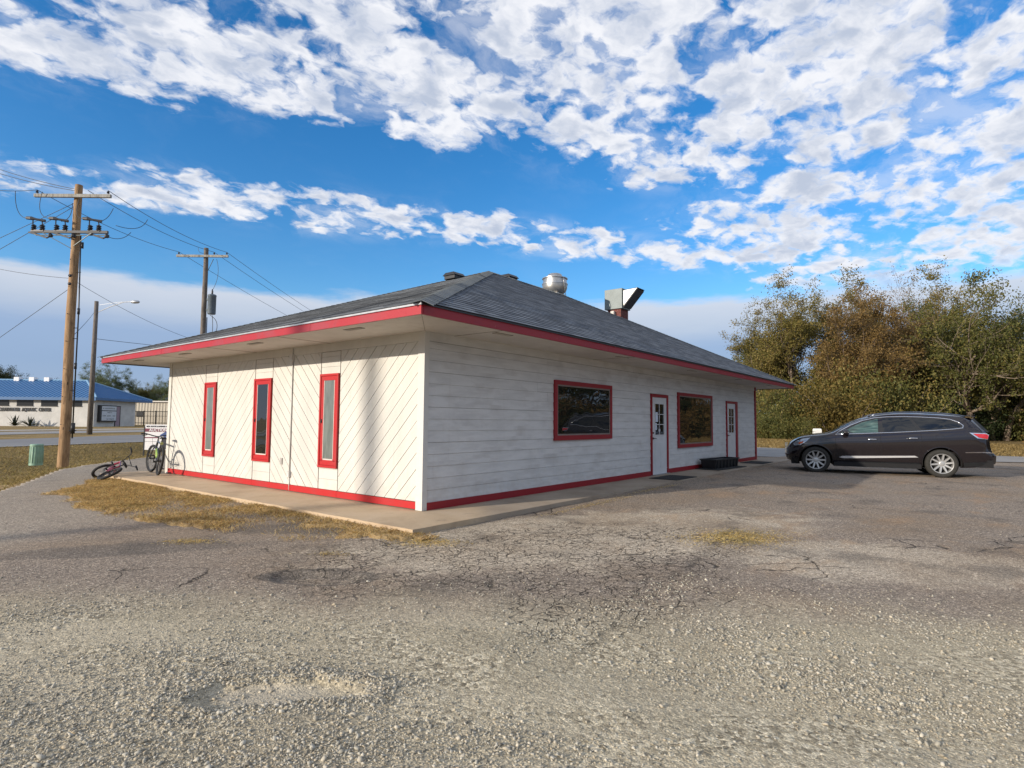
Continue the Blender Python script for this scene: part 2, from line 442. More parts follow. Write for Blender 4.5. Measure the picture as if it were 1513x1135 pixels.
def seg(n, x, y, a, b, w0, w1, warp=None):
    """soft mask round the line a-b"""
    a = Vector(a); b = Vector(b); L = (b - a).length; t = (b - a) / L
    ax = n.math('SUBTRACT', x, a.x); ay = n.math('SUBTRACT', y, a.y)
    al = n.math('ADD', n.math('MULTIPLY', ax, t.x), n.math('MULTIPLY', ay, t.y))
    pe = n.math('SUBTRACT', n.math('MULTIPLY', ay, t.x), n.math('MULTIPLY', ax, t.y))
    if warp is not None: pe = n.math('ADD', pe, warp)
    ex = n.math('SUBTRACT', al, n.math('MINIMUM', n.math('MAXIMUM', al, 0), L))
    r = n.math('SQRT', n.math('ADD', n.math('MULTIPLY', ex, ex), n.math('MULTIPLY', pe, pe)))
    return n.math('SUBTRACT', 1, n.step(r, w0, w1))

def lot_mat():
    m, n, P = new_mat('gravel_and_old_asphalt'); c = n.pos(); x, y, z = n.sep(c); c = n.comb(x, y, 0)
    big = n.noise(c, .55, 5, .6, .3); med = n.noise(c, 2.3, 5, .6, .3); w1 = n.math('MULTIPLY', n.math('SUBTRACT', med, .5), 1.1)
    # stone texture: cells of several sizes
    va = n.vor(c, 95, 'F1', 1); vb = n.vor(c, 42, 'F1', 1); 
    vda = n.vor(c, 95, 'F1', 0); vdb = n.vor(c, 42, 'F1', 0)
    ra = n.sep(va)[0]; rb = n.sep(vb)[1]
    # distance across the lane edge: negative on the loose gravel
    f = n.math('ADD', n.math('MULTIPLY', n.math('ADD', x, 4.9), .80), n.math('MULTIPLY', n.math('ADD', y, .8), .60))
    fw = n.math('ADD', f, n.math('MULTIPLY', n.math('SUBTRACT', n.noise(n.vmath('ADD', c, (5, 2, 0)), .8, 4), .5), 1.3))
    gravel = n.math('SUBTRACT', 1, n.step(fw, -.4, .9))
    sp1 = n.noise(c, 34, 3, .75); sp2 = n.noise(n.vmath('ADD', c, (8, 1, 0)), 13, 4, .8)
    ra = n.math('ADD', n.math('MULTIPLY', ra, .55), n.math('MULTIPLY', n.step(n.math('ADD', n.math('MULTIPLY', sp1, .6), n.math('MULTIPLY', sp2, .4)), .36, .64), .45))
    asph = n.ramp(ra, [(0, (.060, .052, .045)), (.5, (.195, .170, .146)), (.8, (.36, .32, .275)), (1, (.62, .57, .49))])
    asph = n.mix(.15, asph, (.20, .172, .142))
    # pale worn aggregate in the middle of the lot
    worn = n.math('MAXIMUM', ell(n, x, y, .6, -2.7, 3.6, 1.5, -24, w1), n.math('MULTIPLY', ell(n, x, y, 1.2, -5.6, 1.6, 1.0, -60, w1), .8))
    wcol = n.ramp(ra, [(0, (.12, .105, .088)), (.35, (.31, .278, .232)), (.75, (.52, .475, .395)), (1, (.76, .71, .60))])
    asph = n.mix(n.math('MULTIPLY', worn, .9), asph, wcol)
    # brown dust washed over
    dust = n.math('MULTIPLY', n.step(n.noise(n.vmath('ADD', c, (11, 4, 0)), .42, 5, .62, .4), .46, .68), .55)
    asph = n.mix(dust, asph, n.mix(ra, (.13, .098, .068), (.30, .235, .165)))
    tan = n.math('MULTIPLY', n.step(n.noise(n.vmath('MULTIPLY', n.vmath('ADD', c, (1, 14, 0)), (.9, 1.6, 1)), .8, 5, .65, .4), .52, .68), .38)
    asph = n.mix(n.math('MULTIPLY', tan, n.step(x, -2.0, 1.5)), asph, (.30, .20, .115))
    asph = n.mix(n.math('MULTIPLY', n.step(n.noise(n.vmath('ADD', c, (31, 7, 0)), 1.1, 4), .52, .7), .45), asph, (.055, .052, .05))
    # loose gravel colours
    grav = n.ramp(rb, [(0, (.19, .168, .125)), (.35, (.36, .325, .245)), (.7, (.50, .455, .35)), (1, (.70, .645, .51))])
    fin = n.ramp(ra, [(0, (.24, .215, .16)), (.6, (.43, .388, .295)), (1, (.60, .545, .42))])
    grav = n.mix(n.step(n.noise(n.vmath('ADD', c, (2, 2, 0)), 1.1, 4), .42, .58), grav, fin)
    # compacted pale wheel tracks run along the lane
    lane = n.noise(n.comb(n.math('MULTIPLY', f, 1.0), n.math('MULTIPLY', n.math('SUBTRACT', n.math('MULTIPLY', y, .8), n.math('MULTIPLY', x, .6)), .16), 0), 1.9, 4, .55)
    grav = n.mix(n.math('MULTIPLY', n.step(lane, .46, .62), .70), grav, n.mix(ra, (.42, .382, .295), (.54, .492, .385)))
    grav = n.mix(n.math('MULTIPLY', n.step(big, .5, .66), .4), grav, n.mix(ra, (.17, .15, .115), (.36, .325, .25)))
    col = n.mix(gravel, asph, grav)
    # old gravelly drive to the left of the building: grey
    left = n.math('MULTIPLY', n.step(y, .5, 3.0), n.step(n.math('SUBTRACT', y, n.math('MULTIPLY', x, 1.0)), 5, 7))
    lcol = n.ramp(ra, [(0, (.12, .108, .094)), (.45, (.25, .228, .198)), (.8, (.36, .335, .29)), (1, (.56, .52, .45))])
    lcol = n.mix(n.math('MULTIPLY', n.step(med, .5, .7), .45), lcol, (.13, .12, .115))
    col = n.mix(n.math('MULTIPLY', left, .85), col, lcol)
    # dark pothole ring and two dark patches
    ring = n.math('MULTIPLY', ell(n, x, y, -2.9, -1.75, .60, .30, -55, n.math('MULTIPLY', w1, .5), .85, 1.0), n.math('SUBTRACT', 1, n.math('MULTIPLY', ell(n, x, y, -2.95, -1.82, .40, .17, -55, n.math('MULTIPLY', w1, .5), .8, 1.05), .8)))
    dp = n.math('MAXIMUM', ring, n.math('MULTIPLY', ell(n, x, y, -1.6, .3, 1.5, .42, -50, w1), .85))
    dp = n.math('MAXIMUM', dp, n.math('MULTIPLY', ell(n, x, y, -3.6, .75, 1.4, .35, -35, w1), .7))
    col = n.mix(n.math('MULTIPLY', dp, .7), col, n.mix(ra, (.030, .028, .026), (.13, .125, .12)))
    # dusty bottom of the pit
    pit = ell(n, x, y, -4.36, -3.53, .34, .125, -48, n.math('MULTIPLY', w1, .4), .6, 1.1)
    col = n.mix(n.math('MULTIPLY', pit, .45), col, (.46, .43, .37))
    # yellow meal spilt on the asphalt
    # cracks
    cw = n.vmath('ADD', c, n.vmath('SCALE', n.comb(n.noise(c, 3, 4), n.noise(n.vmath('ADD', c, (9, 9, 0)), 3, 4), 0), scale=.35))
    e1 = n.vor(cw, 9.0, 'DISTANCE_TO_EDGE'); e2 = n.vor(n.vmath('ADD', cw, (3.3, 1.2, 0)), 1.3, 'DISTANCE_TO_EDGE')
    creg = n.math('MAXIMUM', ell(n, x, y, -.7, -2.6, 3.0, 1.5, -28, w1), ell(n, x, y, -1.2, -4.0, 1.9, .8, 0, w1))
    cr = n.math('MULTIPLY', n.math('SUBTRACT', 1, n.step(e1, .008, .040)), n.math('MULTIPLY', creg, n.step(n.noise(c, 1.7, 3), .34, .50)))
    cr2 = n.math('MULTIPLY', n.math('SUBTRACT', 1, n.step(e2, .004, .014)), n.math('MULTIPLY', n.math('SUBTRACT', 1, gravel), n.step(n.noise(n.vmath('ADD', c, (4, 0, 0)), .5, 3), .56, .62)))
    wl = n.math('MULTIPLY', n.math('SUBTRACT', n.noise(c, 2.2, 5, .7), .5), .5)
    l1 = seg(n, x, y, (2.2, -3.9), (-2.85, -4.5), .01, .09, wl)
    l2 = seg(n, x, y, (-2.85, -4.5), (-3.3, -4.55), .02, .1, wl)
    e3 = n.vor(n.vmath('ADD', cw, (1.7, 5.2, 0)), 4.4, 'DISTANCE_TO_EDGE'); cr3 = n.math('MULTIPLY', n.math('SUBTRACT', 1, n.step(e3, .004, .022)), n.math('MULTIPLY', creg, n.step(n.noise(n.vmath('ADD', c, (6, 6, 0)), 1.2, 3), .36, .5)))
    crk = n.math('MAXIMUM', n.math('MAXIMUM', n.math('MAXIMUM', cr, cr3), cr2), n.math('MULTIPLY', n.math('MULTIPLY', l1, n.step(n.noise(c, 2.6, 4, .7), .40, .62)), .6))
    col = n.mix(n.math('MULTIPLY', crk, .85), col, (.020, .018, .016))
    wn = n.sep(n.vor(c, 170, 'F1', 1))[2]; n3 = n.noise(c, 70, 2, .8); n4 = n.noise(n.vmath('ADD', c, (3, 5, 0)), 22, 4, .75)
    spk = n.math('ADD', n.math('ADD', n.math('MULTIPLY', wn, .40), n.math('MULTIPLY', n.step(n3, .34, .66), .34)), n.math('MULTIPLY', n.step(n4, .36, .64), .26))
    fac = n.ramp(spk, [(.12, (.42, .41, .40)), (.5, (.5, .5, .5)), (.62, (.62, .615, .60)), (.9, (.98, .96, .92))])
    fac2 = n.vmath('SCALE', fac, scale=1.92); keepf = n.math('SUBTRACT', 1, n.math('MULTIPLY', pit, .6))
    col = n.mix(keepf, col, n.vmath('MULTIPLY', col, fac2))
    col = n.vmath('MULTIPLY', col, n.mix(gravel, (1.13, 1.06, .98), (.90, .865, .81)))
    h = n.math('SUBTRACT', n.math('ADD', n.math('MULTIPLY', n.math('SUBTRACT', 1, vda), .35), n.math('MULTIPLY', n.math('MULTIPLY', n.math('SUBTRACT', 1, vdb), .4), gravel)), n.math('MULTIPLY', crk, 1.4))
    h = n.math('ADD', h, n.math('MULTIPLY', n.noise(c, 14, 5, .65), .9))
    P(color=col, rough=.9, spec=.25, normal=n.bump(h, .0085, 1.0))
    return m
M_LOT = lot_mat()
def grass_mat(name, a, b, c_, bumpd=.05, sc=1):
    m, n, P = new_mat(name); c = n.pos()
    f = n.noise(c, .25 * sc, 5, .6, .3); g = n.noise(c, 7 * sc, 5, .7); 
    col = n.ramp(f, [(.3, a), (.5, b), (.7, c_)])
    col = n.mix(n.step(g, .35, .75), col, tuple(x * .45 for x in b))
    P(color=col, rough=.95, spec=.1, normal=n.bump(g, bumpd)); return m
M_GRASS = grass_mat('autumn_grass', (.19, .145, .06), (.31, .22, .095), (.42, .30, .14))
M_GRASSD = grass_mat('ditch_grass', (.10, .085, .045), (.16, .125, .065), (.24, .18, .09), .08, 2)

def ground_h(x, y):
    """height of the lot surface"""
    h = np.full_like(x, -.085)
    h = h + (vnoise(x, y, .35, 3, 3) - .5) * .05 + (vnoise(x, y, 2.1, 5, 3) - .5) * .018
    # rises to meet the slab on the right-hand side
    near = np.clip(1 - (np.abs(y + 1.1)) / 2.2, 0, 1) * np.clip((x - 1.0) / 5, 0, 1)
    h = h + .055 * near * near * (3 - 2 * near)
    # pit with a berm
    def el(cx, cy, rx, ry, ang):
        a = math.radians(ang); ax = x - cx; ay = y - cy
        u = (ax * math.cos(a) + ay * math.sin(a)) / rx; v = (ay * math.cos(a) - ax * math.sin(a)) / ry
        return np.sqrt(u * u + v * v)
    r = el(-4.36, -3.53, .37, .15, -48) + (vnoise(x, y, 6, 9, 3) - .5) * 1.1
    h = h - .032 / (1 + np.exp((r - .95) * 9)) + .010 * np.exp(-((r - 1.35) / .3) ** 2)
    r = el(-2.9, -1.75, .42, .2, -55) + (vnoise(x, y, 5, 10, 2) - .5) * .4
    h = h - .045 / (1 + np.exp((r - .9) * 8))
    # pavement step along the long crack
    rr = (y + 4.2 + (x * .07)) + (vnoise(x, y, 1.3, 4, 3) - .5) * .6
    h = h - .014 / (1 + np.exp(rr * 14)) * np.clip((x + 3.3) * 2, 0, 1) * np.clip((2.6 - x), 0, 1)
    return h
def in_slab(x, y, m=0): return (x > -1.12 - m) & (x < 18.2 + m) & (y > -1.1 - m) & (y < 10.1 + m)

# terrain sheet: coarse polar sheet out to the horizon
def terrain():
    rs = np.concatenate([[0], np.geomspace(8, 1500, 150)]); th = np.linspace(0, 2 * np.pi, 361)[:-1]
    V = [(0, 0, -.30)]; 
    R_, T_ = np.meshgrid(rs[1:], th, indexing='ij'); X = R_ * np.cos(T_); Y = R_ * np.sin(T_)
    Z = -.16 + 0 * X
    # ditch between drive and road on the left
    return R_, T_, X, Y, Z
DR = [(-30, -6.0), (-14, 1.0), (-6.5, 4.6), (-3.3, 8.2), (-1.1, 13.2), (3.4, 18.2), (9.0, 22.0), (20, 26), (40, 30)]   # outer edge of the drive
RD_N = [(-80, -6.0), (-40, 11.5), (.54, 28.8), (7.7, 31.9), (30, 41.5), (80, 62), (200, 112)]     # near edge of road
RD_F = [(-80, 2.0), (-40, 20.5), (3.1, 40.6), (12, 47.5), (34, 56.5), (84, 77), (200, 125)]       # far edge
def side_of(x, y, pl):
    """signed: >0 beyond the polyline (larger y)"""
    xs = np.array([p[0] for p in pl]); ys = np.array([p[1] for p in pl]); return y - np.interp(x, xs, ys)
def terrain_h(X, Y):
    a = side_of(X, Y, DR); b = side_of(X, Y, RD_N)
    # ditch profile between a>0 and b<0
    w = np.clip(a / 2.2, 0, 1) * np.clip(-b / 3.0, 0, 1) * (X > -60) * (X < 60)
    w = w * w * (3 - 2 * w)
    z = -.11 - .55 * w * np.exp(-((a - 5.0) / 5.5) ** 2)
    z = z + (vnoise(X, Y, .8, 21, 3) - .5) * .10 * np.clip(a / 1.2, 0, 1) * (b < -1) 
    z = np.where(a < .2, -.17, z)
    return z
rs = np.concatenate([np.linspace(.5, 60, 210), np.geomspace(60.5, 1600, 60)]); th = np.linspace(0, 2 * np.pi, 541)[:-1]
R_, T_ = np.meshgrid(rs, th, indexing='ij'); X = R_ * np.cos(T_) - 2; Y = R_ * np.sin(T_) + 6
Z = terrain_h(X, Y); V = np.stack([X.ravel(), Y.ravel(), Z.ravel()], 1)
nr, nt = R_.shape; I = np.arange(nr * nt).reshape(nr, nt); J = np.roll(I, -1, axis=1)
F = np.stack([I[:-1].ravel(), I[1:].ravel(), J[1:].ravel(), J[:-1].ravel()], 1)
o = struct(link('ground', raw_mesh('ground', V, F, M_GRASS, True)))

# the lot: fine sheet near the camera
def sheet(name, poly, z, mat, dz=.0):
    mb = MB(); mb.prism([(p[0], p[1], z) for p in poly], (0, 0, dz)) if dz else mb.add([(p[0], p[1], z) for p in poly], [tuple(range(len(poly)))])
    return mb.build(name, mat, fix=False)
# fine fan around the camera, radial spacing grows with distance; edges of the lot follow the drive line
rr = np.concatenate([np.linspace(.3, 1.2, 12)[:-1], np.geomspace(1.2, 46, 560)]); tt = np.radians(np.linspace(-75, 145, 800))
RR, TT = np.meshgrid(rr, tt, indexing='ij'); X = CAM.x + RR * np.cos(TT); Y = CAM.y + RR * np.sin(TT)
lim = np.interp(X, [p[0] for p in DR], [p[1] for p in DR]) + (vnoise(X, Y, 1.2, 31, 3) - .5) * .5
Yc = np.minimum(Y, lim); Z = ground_h(X, Yc); Z = np.where(Y > lim + .02, -.22, Z)
far = np.clip((X - 24) / 6, 0, 1); 
V = np.stack([X.ravel(), np.where(Y > lim, np.minimum(Y, lim + .03), Y).ravel(), Z.ravel()], 1)
a, b = RR.shape; I = np.arange(a * b).reshape(a, b)
F = np.stack([I[:-1, :-1].ravel(), I[1:, :-1].ravel(), I[1:, 1:].ravel(), I[:-1, 1:].ravel()], 1)
keep = (V[F[:, 0], 1] - lim.ravel()[F[:, 0]] < .02) | (V[F[:, 2], 1] - lim.ravel()[F[:, 2]] < .02)
ymax = V[F, 1].max(1); ok = keep & ~((Y.ravel()[F[:, 0]] > lim.ravel()[F[:, 0]] + .6)) & (V[F, 0].max(1) < 31.0)
struct(link('gravel_lot', raw_mesh('gravel_lot', V, F[ok], M_LOT, True)))
# rest of the lot behind and beside the camera
struct(sheet('lot_behind', [(-30, -40), (31, -40), (31, -22), (-3, -16), (-7.5, -9), (-9, -4), (-7, 4.4), (-14, .8), (-30, -6.2)], -.12, M_LOT))

# public road on the left
def road_mat():
    m, n, P = new_mat('road_asphalt'); c = n.pos()
    a = n.noise(c, .25, 5, .6); b = n.noise(c, 30, 3)
    col = n.ramp(a, [(.3, (.17, .165, .165)), (.7, (.235, .23, .225))]); col = n.mix(n.math('MULTIPLY', b, .4), col, (.13, .125, .12))
    P(color=col, rough=.85); return m
M_ROAD = road_mat()
def strip(name, A, B, z, mat):
    k = len(A); mb = MB(); mb.add([(p[0], p[1], z) for p in A] + [(p[0], p[1], z) for p in B], [(i, i + 1, k + i + 1, k + i) for i in range(k - 1)])
    return struct(mb.build(name, mat, fix=False))
strip('road', RD_N, RD_F, -.075, M_ROAD)
M_PAINT = simple('road_paint', (.62, .61, .57), .7, var=.2)
strip('road_marking', [(p[0] - .1, p[1] + .45) for p in RD_N], [(p[0] - .1, p[1] + .60) for p in RD_N], -.069, M_PAINT)
M_CONC = simple('pale_concrete', (.42, .38, .32), .9, var=.12, scale=2)
# footpath and car park in front of the pool building
def offs(pl, d): return [(p[0] - d * .42, p[1] + d * .91) for p in pl]
strip('parking_apron', offs(RD_F, 9), offs(RD_F, 17), -.085, simple('parking_asphalt', (.27, .26, .25), .9, var=.15, scale=.4))
strip('sidewalk', offs(RD_F, 21), offs(RD_F, 26), -.080, M_CONC)
# side road behind the building on the right
M_PALE = simple('pale_chipseal', (.26, .25, .235), .9, var=.15, scale=.6)
strip('side_road', [(19.5, 60), (19.3, 18), (19.6, 3.4), (21, -3), (24, -8), (26, -40)], [(30.5, 60), (30.5, 18), (30.2, 3.4), (29.6, -3), (29.3, -8), (29, -40)], -.064, M_PALE)

# concrete slab under the building
def conc_mat():
    m, n, P = new_mat('slab_concrete'); c = n.coord(); x, y, z = n.sep(c)
    a = n.noise(c, 1.1, 6, .62, .3); b = n.noise(c, 50, 3, .6)
    col = n.ramp(a, [(.28, (.38, .27, .165)), (.5, (.53, .40, .255)), (.75, (.60, .47, .33))])
    col = n.mix(n.math('MULTIPLY', b, .35), col, (.24, .20, .16))
    # right-hand walk is coloured darker and greyer
    g = n.step(n.math('SUBTRACT', x, y), .9, 1.6)
    col = n.mix(n.math('MULTIPLY', g, .7), col, n.ramp(a, [(.3, (.20, .165, .13)), (.7, (.33, .285, .235))]))
    st = n.step(n.noise(n.vmath('ADD', c, (4, 4, 0)), 3.2, 5, .7), .58, .72)
    col = n.mix(n.math('MULTIPLY', st, .35), col, (.14, .12, .10))
    P(color=col, rough=.88, normal=n.bump(n.math('ADD', n.math('MULTIPLY', b, .5), a), .006)); return m
M_SLAB = conc_mat()
def wobble_rect(x0, x1, y0, y1, w, st):
    pts = []
    def run(a, b):
        L = math.dist(a, b); k = int(L / st)
        for i in range(k):
            t = i / k; q = ((a[0] + (b[0] - a[0]) * t), (a[1] + (b[1] - a[1]) * t)); e = (mnoise.noise(Vector((q[0] * 2.1, q[1] * 2.1, 3))) * w + mnoise.noise(Vector((q[0] * 9, q[1] * 9, 7))) * w * .5)
            nx, ny = (b[1] - a[1]) / L, -(b[0] - a[0]) / L; pts.append((q[0] + nx * e, q[1] + ny * e))
    run((x0, y0), (x1, y0)); run((x1, y0), (x1, y1)); run((x1, y1), (x0, y1)); run((x0, y1), (x0, y0)); return pts
slabp = wobble_rect(-1.1, 18.0, -1.02, 10.0, .02, .12)
mb = MB(); mb.prism([(p[0], p[1], -.35) for p in slabp], (0, 0, .345))
struct(mb.build('concrete_walk', M_SLAB))

# ------------------------------------------------------------------ the restaurant building
L, WD, H = 16.8, 9.03, 2.69
bld = thing('restaurant_building', 'low white board clad building with red trim, dark hipped shingle roof and wide eaves', 'building')
# core walls (dark sheathing seen in the board gaps)
mb = MB(); mb.box(.004, L - .004, .004, WD - .004, -.05, H)
mb.build('wall_core', M_BACK, bld)
# right-hand wall: lap siding rows
mb = MB(); row = .1785; z = .11; i = 0; X0 = .065
skip = [(7.77, 8.80, -.1, 2.06), (13.50, 14.62, -.1, 2.07)]
while z < H - .16:
    z1 = min(z + row, H - .15); x = .10
    joints = [X0]
    t = .10 + random.uniform(2.2, 4.5)
    while t < L - .3: joints.append(t); t += random.choice([3.6, 4.2, 4.8])
    joints.append(L - .11)
    for a, b in zip(joints[:-1], joints[1:]):
        dz = random.uniform(-.002, .002); g = .0015
        segs = [(a, b)]
        for (s0, s1, sz0, sz1) in skip:
            if z < sz1 - .01:
                ns = []
                for (p0, p1) in segs:
                    if p1 <= s0 or p0 >= s1: ns.append((p0, p1)); continue
                    if p0 < s0: ns.append((p0, s0))
                    if p1 > s1: ns.append((s1, p1))
                segs = ns
        for (p0, p1) in segs:
            if p1 - p0 < .05: continue
            sag = random.uniform(0, .002)
            y_b = -.0155 - sag; y_t = -.006
            zt = z1 - .003
            mb.add([(p0 + g, y_b, z + dz), (p1 - g, y_b, z + dz), (p1 - g, y_t, zt), (p0 + g, y_t, zt),
                    (p0 + g, .003, z + dz), (p1 - g, .003, z + dz), (p1 - g, .003, zt), (p0 + g, .003, zt)],
                   [(0, 1, 2, 3), (0, 4, 5, 1), (3, 2, 6, 7), (0, 3, 7, 4), (1, 5, 6, 2), (4, 7, 6, 5)])
    z += row; i += 1
mb.build('lap_siding', MW_R, bld)
# plain siding on the two hidden walls
mb = MB(); mb.box(L - .003, L + .015, 0.02, WD - .02, 0, H - .02); mb.box(.02, L - .02, WD - .003, WD + .015, 0, H - .02)
mb.build('back_siding', MW_R, bld)
# frieze boards
mb = MB(); mb.box(.065, L - .11, -.026, .0, H - .148, H - .002); mb.build('frieze_board', MW_R, bld)
mb = MB(); mb.box(-.024, .0, .115, WD - .115, H - .16, H - .002); mb.build('frieze_board', MW_L, bld)
# corner boards
mb = MB(); mb.box(-.036, .0, -.036, .105, .0, H - .004); mb.box(.0, .06, -.036, .0, .0, H - .004); mb.build('corner_board', MW_T, bld)
mb = MB(); mb.box(-.034, .0, WD - .11, WD + .03, .0, H - .004); mb.build('corner_board', MW_L, bld)
mb = MB(); mb.box(L - .10, L + .03, -.045, .0, -.03, H - .004); mb.box(L, L + .03, 0, .12, -.03, H - .004)
o = mb.build('corner_board', M_RED_SHADE, bld); o['label'] = 'red corner board at the far end'

# left wall: diagonal boards cut to panels
def clip(poly, a, b, c):
    """keep a*y+b*z<=c"""
    out = []
    for i in range(len(poly)):
        p, q = poly[i], poly[(i + 1) % len(poly)]
        fp = a * p[0] + b * p[1] - c; fq = a * q[0] + b * q[1] - c
        if fp <= 0: out.append(p)
        if (fp < 0 < fq) or (fq < 0 < fp):
            t = fp / (fp - fq); out.append((p[0] + (q[0] - p[0]) * t, p[1] + (q[1] - p[1]) * t))
    return out
cols = [(6.578, 7.114), (4.283, 4.928), (2.091, 2.638)]
zb, zt = .125, H - .162
panels = [(.115, cols[2][0] - .022, -1), (cols[2][1] + .022, 3.545, 1), (3.562, cols[1][0] - .022, 1), (cols[1][1] + .022, cols[0][0] - .022, -1), (cols[0][1] + .022, WD - .115, 1)]
mb = MB(); sp = .243; gap = .0085
for (y0, y1, dr) in panels:
    rect = [(y0, zb), (y1, zb), (y1, zt), (y0, zt)]
    # lines z - dr*y = k*sp
    vals = [z_ - dr * y_ for y_, z_ in rect]; k0 = math.floor(min(vals) / sp) - 1; k1 = math.ceil(max(vals) / sp) + 1
    for k in range(k0, k1):
        lo, hi = k * sp + gap * .5 + .005 * random.random(), (k + 1) * sp - gap * .5
        p = clip(rect, -dr, 1, hi); p = clip(p, dr, -1, -lo) if p else p
        if p and len(p) >= 3:
            th_ = .014 + random.uniform(-.0015, .0015)
            mb.prism([(0.002, q[0], q[1]) for q in p], (-th_ - .002, 0, 0))
mb.build('diagonal_boards', MW_L, bld, bevel=0)
# horizontal boards in the window columns
for (y0, y1) in cols:
    mb = MB(); z = zb
    while z < zt - .01:
        z1 = min(z + .178, zt); mb.box(-.013, .002, y0, y1, z, z1 - .004); z = z1
    mb.build('column_boards', MW_L, bld)
# red base boards
mb = MB(); y = .105
for y1 in (2.09, 3.5, 4.93, 6.58, 7.7, WD - .11): mb = MB(); mb.box(-.026 - random.uniform(0, .004), .0, y + .002, y1 - .002, .012, .118 + random.uniform(-.004, .004)); mb.build('base_board', M_RED, bld); y = y1
mb = MB()
for (x0_, x1_) in ((.065, 3.0), (3.0, 5.4), (5.4, 7.76), (8.81, 11.4), (11.4, 13.49), (14.63, L - .1)):
    mb = MB(); mb.box(x0_ + .001, x1_ - .001, -.034 - random.uniform(0, .003), 0, -.004, .108); mb.build('base_board', M_RED_SHADE, bld)

# left windows
def left_window(y0, y1, mat, label=None):
    z0, z1 = .499, 2.136
    mb = MB(); c = .040; pr = -.050
    mb.box(pr, -.004, y0, y1, z1 - c, z1); mb.box(pr, -.004, y0, y1, z0, z0 + c); mb.box(pr, -.004, y0, y0 + c, z0 + c, z1 - c); mb.box(pr, -.004, y1 - c, y1, z0 + c, z1 - c)
    w = mb.build('window', M_RED, bld, bevel=.004)
    mb = MB(); s_ = .075; a0, a1, b0, b1 = y0 + c + .002, y1 - c - .002, z0 + c + .002, z1 - c - .002
    mb.box(-.036, -.006, a0, a1, b1 - s_, b1); mb.box(-.036, -.006, a0, a1, b0, b0 + s_ * 1.2); mb.box(-.036, -.006, a0, a0 + s_, b0 + s_, b1 - s_); mb.box(-.036, -.006, a1 - s_, a1, b0 + s_, b1 - s_)
    mb.build('sash', M_RED, w, bevel=.003)
    mb = MB(); mb.box(-.030, -.022, a0 + s_, a1 - s_, b0 + s_ * 1.2, b1 - s_)
    g = mb.build('pane', mat, w)
    mb = MB(); e = .012; mb.box(-.033, -.028, a0 + s_, a1 - s_, b0 + s_ * 1.2, b0 + s_ * 1.2 + e * 1.8); mb.box(-.033, -.028, a0 + s_, a0 + s_ + e, b0 + s_, b1 - s_); mb.box(-.033, -.028, a1 - s_ - e, a1 - s_, b0 + s_, b1 - s_)
    mb.build('glazing_bead', simple('bead_paint', (.62, .50, .46), .6) if 'bead_paint' not in bpy.data.materials else bpy.data.materials['bead_paint'], w)
    mb = MB(); mb.box(-.045, -.036, a1 - .045, a1 - .02, 1.28, 1.34); mb.cyl((-.05, a1 - .03, 1.31), (-.05, a1 - .03, 1.27), .008, k=6); mb.build('latch', M_BLACKM, w)
    if label: w['label'] = label
left_window(*cols[0], M_FILM); left_window(*cols[1], M_GLASS, 'narrow red framed window with clear dark glass'); left_window(*cols[2], M_FILM)

# right windows
def right_window(x0, x1, z0, z1):
    c = .085; mb = MB()
    mb.box(x0, x1, -.058, -.004, z1 - c, z1); mb.box(x0, x1, -.058, -.004, z0, z0 + c * 1.15); mb.box(x0, x0 + c, -.058, -.004, z0 + c, z1 - c); mb.box(x1 - c, x1, -.058, -.004, z0 + c, z1 - c)
    w = mb.build('picture_window', M_RED_SHADE, bld, bevel=.004)
    e = .03; mb = MB(); a0, a1, b0, b1 = x0 + c, x1 - c, z0 + c * 1.15, z1 - c
    mb.box(a0, a1, -.046, -.03, b1 - e, b1); mb.box(a0, a1, -.046, -.03, b0, b0 + e); mb.box(a0, a0 + e, -.046, -.03, b0 + e, b1 - e); mb.box(a1 - e, a1, -.046, -.03, b0 + e, b1 - e)
    mb.build('inner_frame', simple('bronze_frame', (.20, .16, .14), .5) if 'bronze_frame' not in bpy.data.materials else bpy.data.materials['bronze_frame'], w)
    mb = MB(); mb.box(a0 + e, a1 - e, -.036, -.030, b0 + e, b1 - e); mb.build('pane', M_GLASS, w)
right_window(3.42, 5.71, .964, 2.154); right_window(9.47, 12.15, .635, 2.176)

